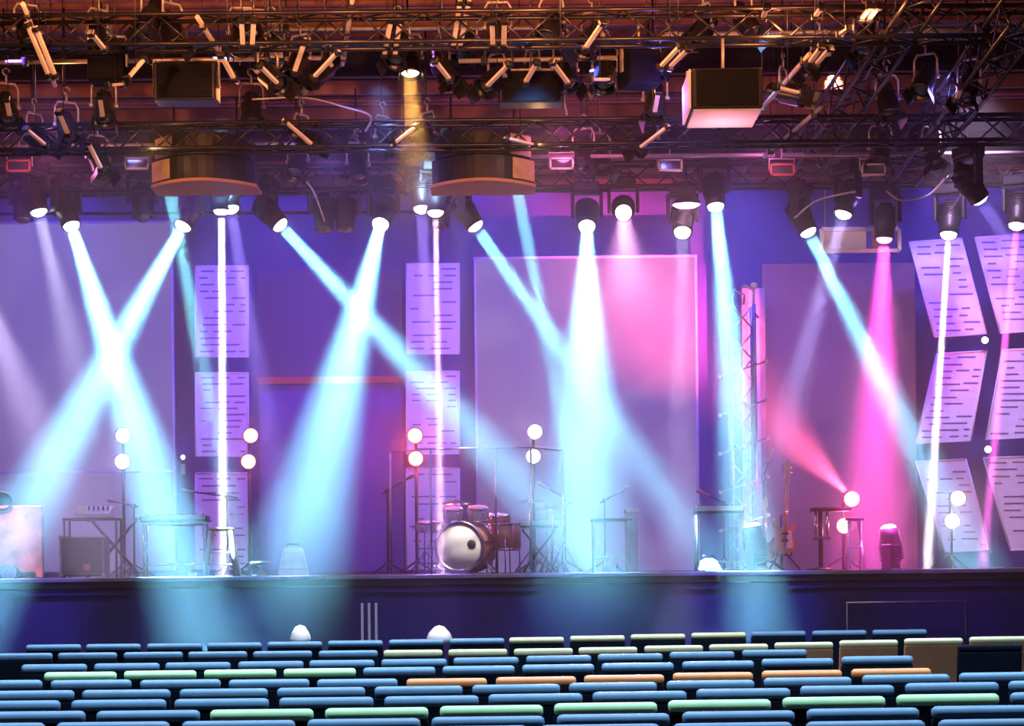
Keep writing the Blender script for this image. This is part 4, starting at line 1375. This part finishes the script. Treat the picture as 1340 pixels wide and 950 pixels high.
def lerp_poly(poly, x):
    if x <= poly[0][0]:
        a, b = poly[0], poly[1]
    elif x >= poly[-1][0]:
        a, b = poly[-2], poly[-1]
    else:
        for a, b in zip(poly, poly[1:]):
            if a[0] <= x <= b[0]:
                break
    return a[1] + (b[1] - a[1]) * (x - a[0]) / (b[0] - a[0])


for ri, (poly, x0, pitch, runs) in enumerate(ROWS):
    n = 0
    x = x0 + pitch / 2
    k0 = 0
    while x < 1340 + pitch * 0.4:
        colr = None
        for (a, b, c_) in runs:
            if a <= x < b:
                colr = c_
        if colr and x > -pitch * 0.4:
            back = 'seat_tan' if (ri == 1 and 1040 < x < 1310) else 'seat_back'
            key = (colr, back)
            py = lerp_poly(poly, x)
            # meet the chair-top plane along the line of sight
            q = P(x, py, 1.0) - EYE
            Yq = (ZTOP - EYE.z) / q.z
            p = EYE + q * Yq
            sc = (pitch / F * Yq) / 0.55
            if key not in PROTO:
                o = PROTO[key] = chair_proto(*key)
            else:
                o = copy_tree(PROTO[key])
            o.location = (p.x, p.y + 0.27, 0)
            o.rotation_euler = (0, 0, 0.03 + 0.00004 * (x - 670) + random.uniform(-0.015, 0.015))
            o.scale = (min(1.15, max(0.9, sc)), 1, 1)
            desc = CNAME[colr] + (' topped tan' if back == 'seat_tan' else ' topped' if colr != 'seat_back' else '')
            o['label'] = '%s audience chair, %s from the left in the %s row from the stage' % (desc, ORD[n], ORD[ri])
            o['group'] = 'audience chairs in rows'
            n += 1
        x += pitch

# ------------------------------------------------------------------ haze
hz = bpy.data.materials.new('stage_haze')
hz.use_nodes = True
nt = hz.node_tree
nt.nodes.clear()
vs = nt.nodes.new('ShaderNodeVolumeScatter')
vs.inputs['Density'].default_value = 0.05
vs.inputs['Anisotropy'].default_value = 0.35
vs.inputs['Color'].default_value = (1, 1, 1, 1)
ou = nt.nodes.new('ShaderNodeOutputMaterial')
nt.links.new(vs.outputs[0], ou.inputs['Volume'])
hz.cycles.homogeneous_volume = True
o = MB().box((0, (23.2 + YB - 0.02) / 2, 3.52), (2 * XW - 0.1, YB - 0.02 - 23.2, 6.96)).build('haze', hz)
tag(o, 'thin smoke haze filling the air over the stage', 'haze', kind='stuff')

# ------------------------------------------------------------------ washes and ambient
# blue violet wash on the back wall
for x in (-6, -3, 0, 3, 6):
    area((x, 28.2, 6.5), (0, 1, -1.15), 1.2, 0.2, 135, (0.06, 0.05, 1.0), 130)
# front washes on the stage (violet, pink at right)
for x, c_, pw in ((-5, (0.15, 0.2, 1.0), 240), (-1.5, (0.15, 0.2, 1.0), 240), (2, (0.25, 0.2, 1.0), 240), (6.3, (0.75, 0.35, 1.0), 330)):
    spot((x, 22.8, 6.9), (0.05, 6.5, -4.2), 34, pw * 0.7, c_, 0.15, 1.0)
# added warm points in the rig, no fixtures, to light bars and ceiling
for (px, py, Y, pw) in ((60, 20, 21.0, 70), (230, 30, 21.0, 70), (400, 20, 21.2, 70), (600, 25, 21.2, 60), (700, 40, 21.6, 60), (850, 30, 21.2, 70), (1010, 70, 22.0, 60), (1130, 60, 21.4, 70),
                        (90, 130, 23.4, 30), (300, 150, 23.4, 22), (840, 150, 23.6, 26)):
    point(P(px, py, Y) + Vector((0, -0.6, 0.1)), pw * 0.75, (1.0, 0.30, 0.10), 0.12)
for (px, py, Y, pw, c_) in ((60, 200, 25.0, 60, (0.9, 0.2, 0.5)), (430, 215, 25.4, 50, (0.2, 0.15, 1.0)), (740, 180, 25.0, 80, (0.9, 0.15, 0.5)), (1000, 200, 25.2, 40, (0.8, 0.15, 0.6)),
                            (1240, 120, 23.5, 40, (0.2, 0.15, 0.7)), (240, 262, 26.5, 50, (0.25, 0.12, 1.0)), (560, 255, 26.4, 50, (0.25, 0.12, 1.0)), (1120, 265, 26.6, 50, (0.35, 0.2, 1.0))):
    point(P(px, py, Y), pw * 0.3, c_, 0.1)  # added coloured points tinting the rig and ceiling, no fixtures
# added warm spots, unseen, brightening the rig's bars from the front
for x in (-4.5, 0.0, 4.0):
    a = Vector((x, 12.0, 5.2))
    spot(a, Vector((x * 0.9, 23.0, 7.3)) - a, 24, 2600 if x < 3 else 900, (1.0, 0.36, 0.15), 0.15, 0.8)
# small warm points added to brighten the cheeks of the two curved clusters
point(P(195, 195, 24.0), 5, (1.0, 0.5, 0.2), 0.06)
point(P(705, 190, 24.0), 5, (1.0, 0.5, 0.2), 0.06)
# key light on the drum kit
a = P(600, 235, 25.4)
spot(a, on_stage(610, 28.0) + Vector((0, 0, 0.35)) - a, 4.5, 3200, (1.0, 0.9, 0.85), 0.1, 0.7)
# pale wash over the instruments
for px in (150, 700, 1000):
    a = P(px, 40, 22.0)
    spot(a, on_stage(px, 27.5) - a, 17, 1300, (0.2, 0.5, 1.0), 0.12, 1.0)
# lavender wash for the slotted panels, pink at the right end
a = P(1270, 60, 24.5)
spot(a, P(1280, 500, 29.6) - a, 22, 2000, (0.85, 0.55, 1.0), 0.12, 0.8)
a = P(1090, 100, 26.5)
spot(a, P(1090, 520, 31.2) - a, 26, 1000, (1.0, 0.5, 0.35), 0.12, 1.0)
for px in (290, 566):
    a = P(px, 120, 25.5)
    spot(a, P(px, 500, 30.6) - a, 9, 3000, (0.4, 0.75, 1.0), 0.12, 0.8)
# blue wash on the stage front
for px, pw, c_ in ((20, 1700, (0.25, 0.1, 1.0)), (290, 1300, (0.06, 0.3, 1.0)), (560, 500, (0.16, 0.05, 1.0)), (770, 1900, (0.1, 0.2, 1.0)), (970, 1500, (0.1, 0.13, 1.0)), (1240, 300, (0.2, 0.04, 1.0))):
    a = P(px, 60, 22.5)
    spot(a, P(px, 800, 25.5) - a, 10, pw * 3, c_, 0.1, 1.0)
# blue light over the audience
for yy, pw in ((9.5, 420), (13.5, 580), (18.5, 650)):
    area((0, yy + 0.2, 5.6), (0, 0.02, -1), 12, 0.4, pw * 1.1, (0.45, 0.7, 1.0), 120)

w = bpy.data.worlds.new('world')
SC.world = w
w.use_nodes = True
bg = w.node_tree.nodes['Background']
bg.inputs['Color'].default_value = (0.12, 0.1, 0.3, 1)
bg.inputs['Strength'].default_value = 0.15

# ------------------------------------------------------------------ render look
SC.view_settings.view_transform = 'Standard'
SC.view_settings.look = 'None'
SC.view_settings.exposure = 0.0
SC.view_settings.gamma = 1.0
SC.view_settings.use_curve_mapping = False
cy = SC.cycles
cy.use_denoising = True
cy.max_bounces = 5
cy.diffuse_bounces = 2
cy.glossy_bounces = 2
cy.transparent_max_bounces = 12
cy.volume_bounces = 0
cy.sample_clamp_indirect = 2.0
cy.sample_clamp_direct = 0.0
cy.use_light_tree = True
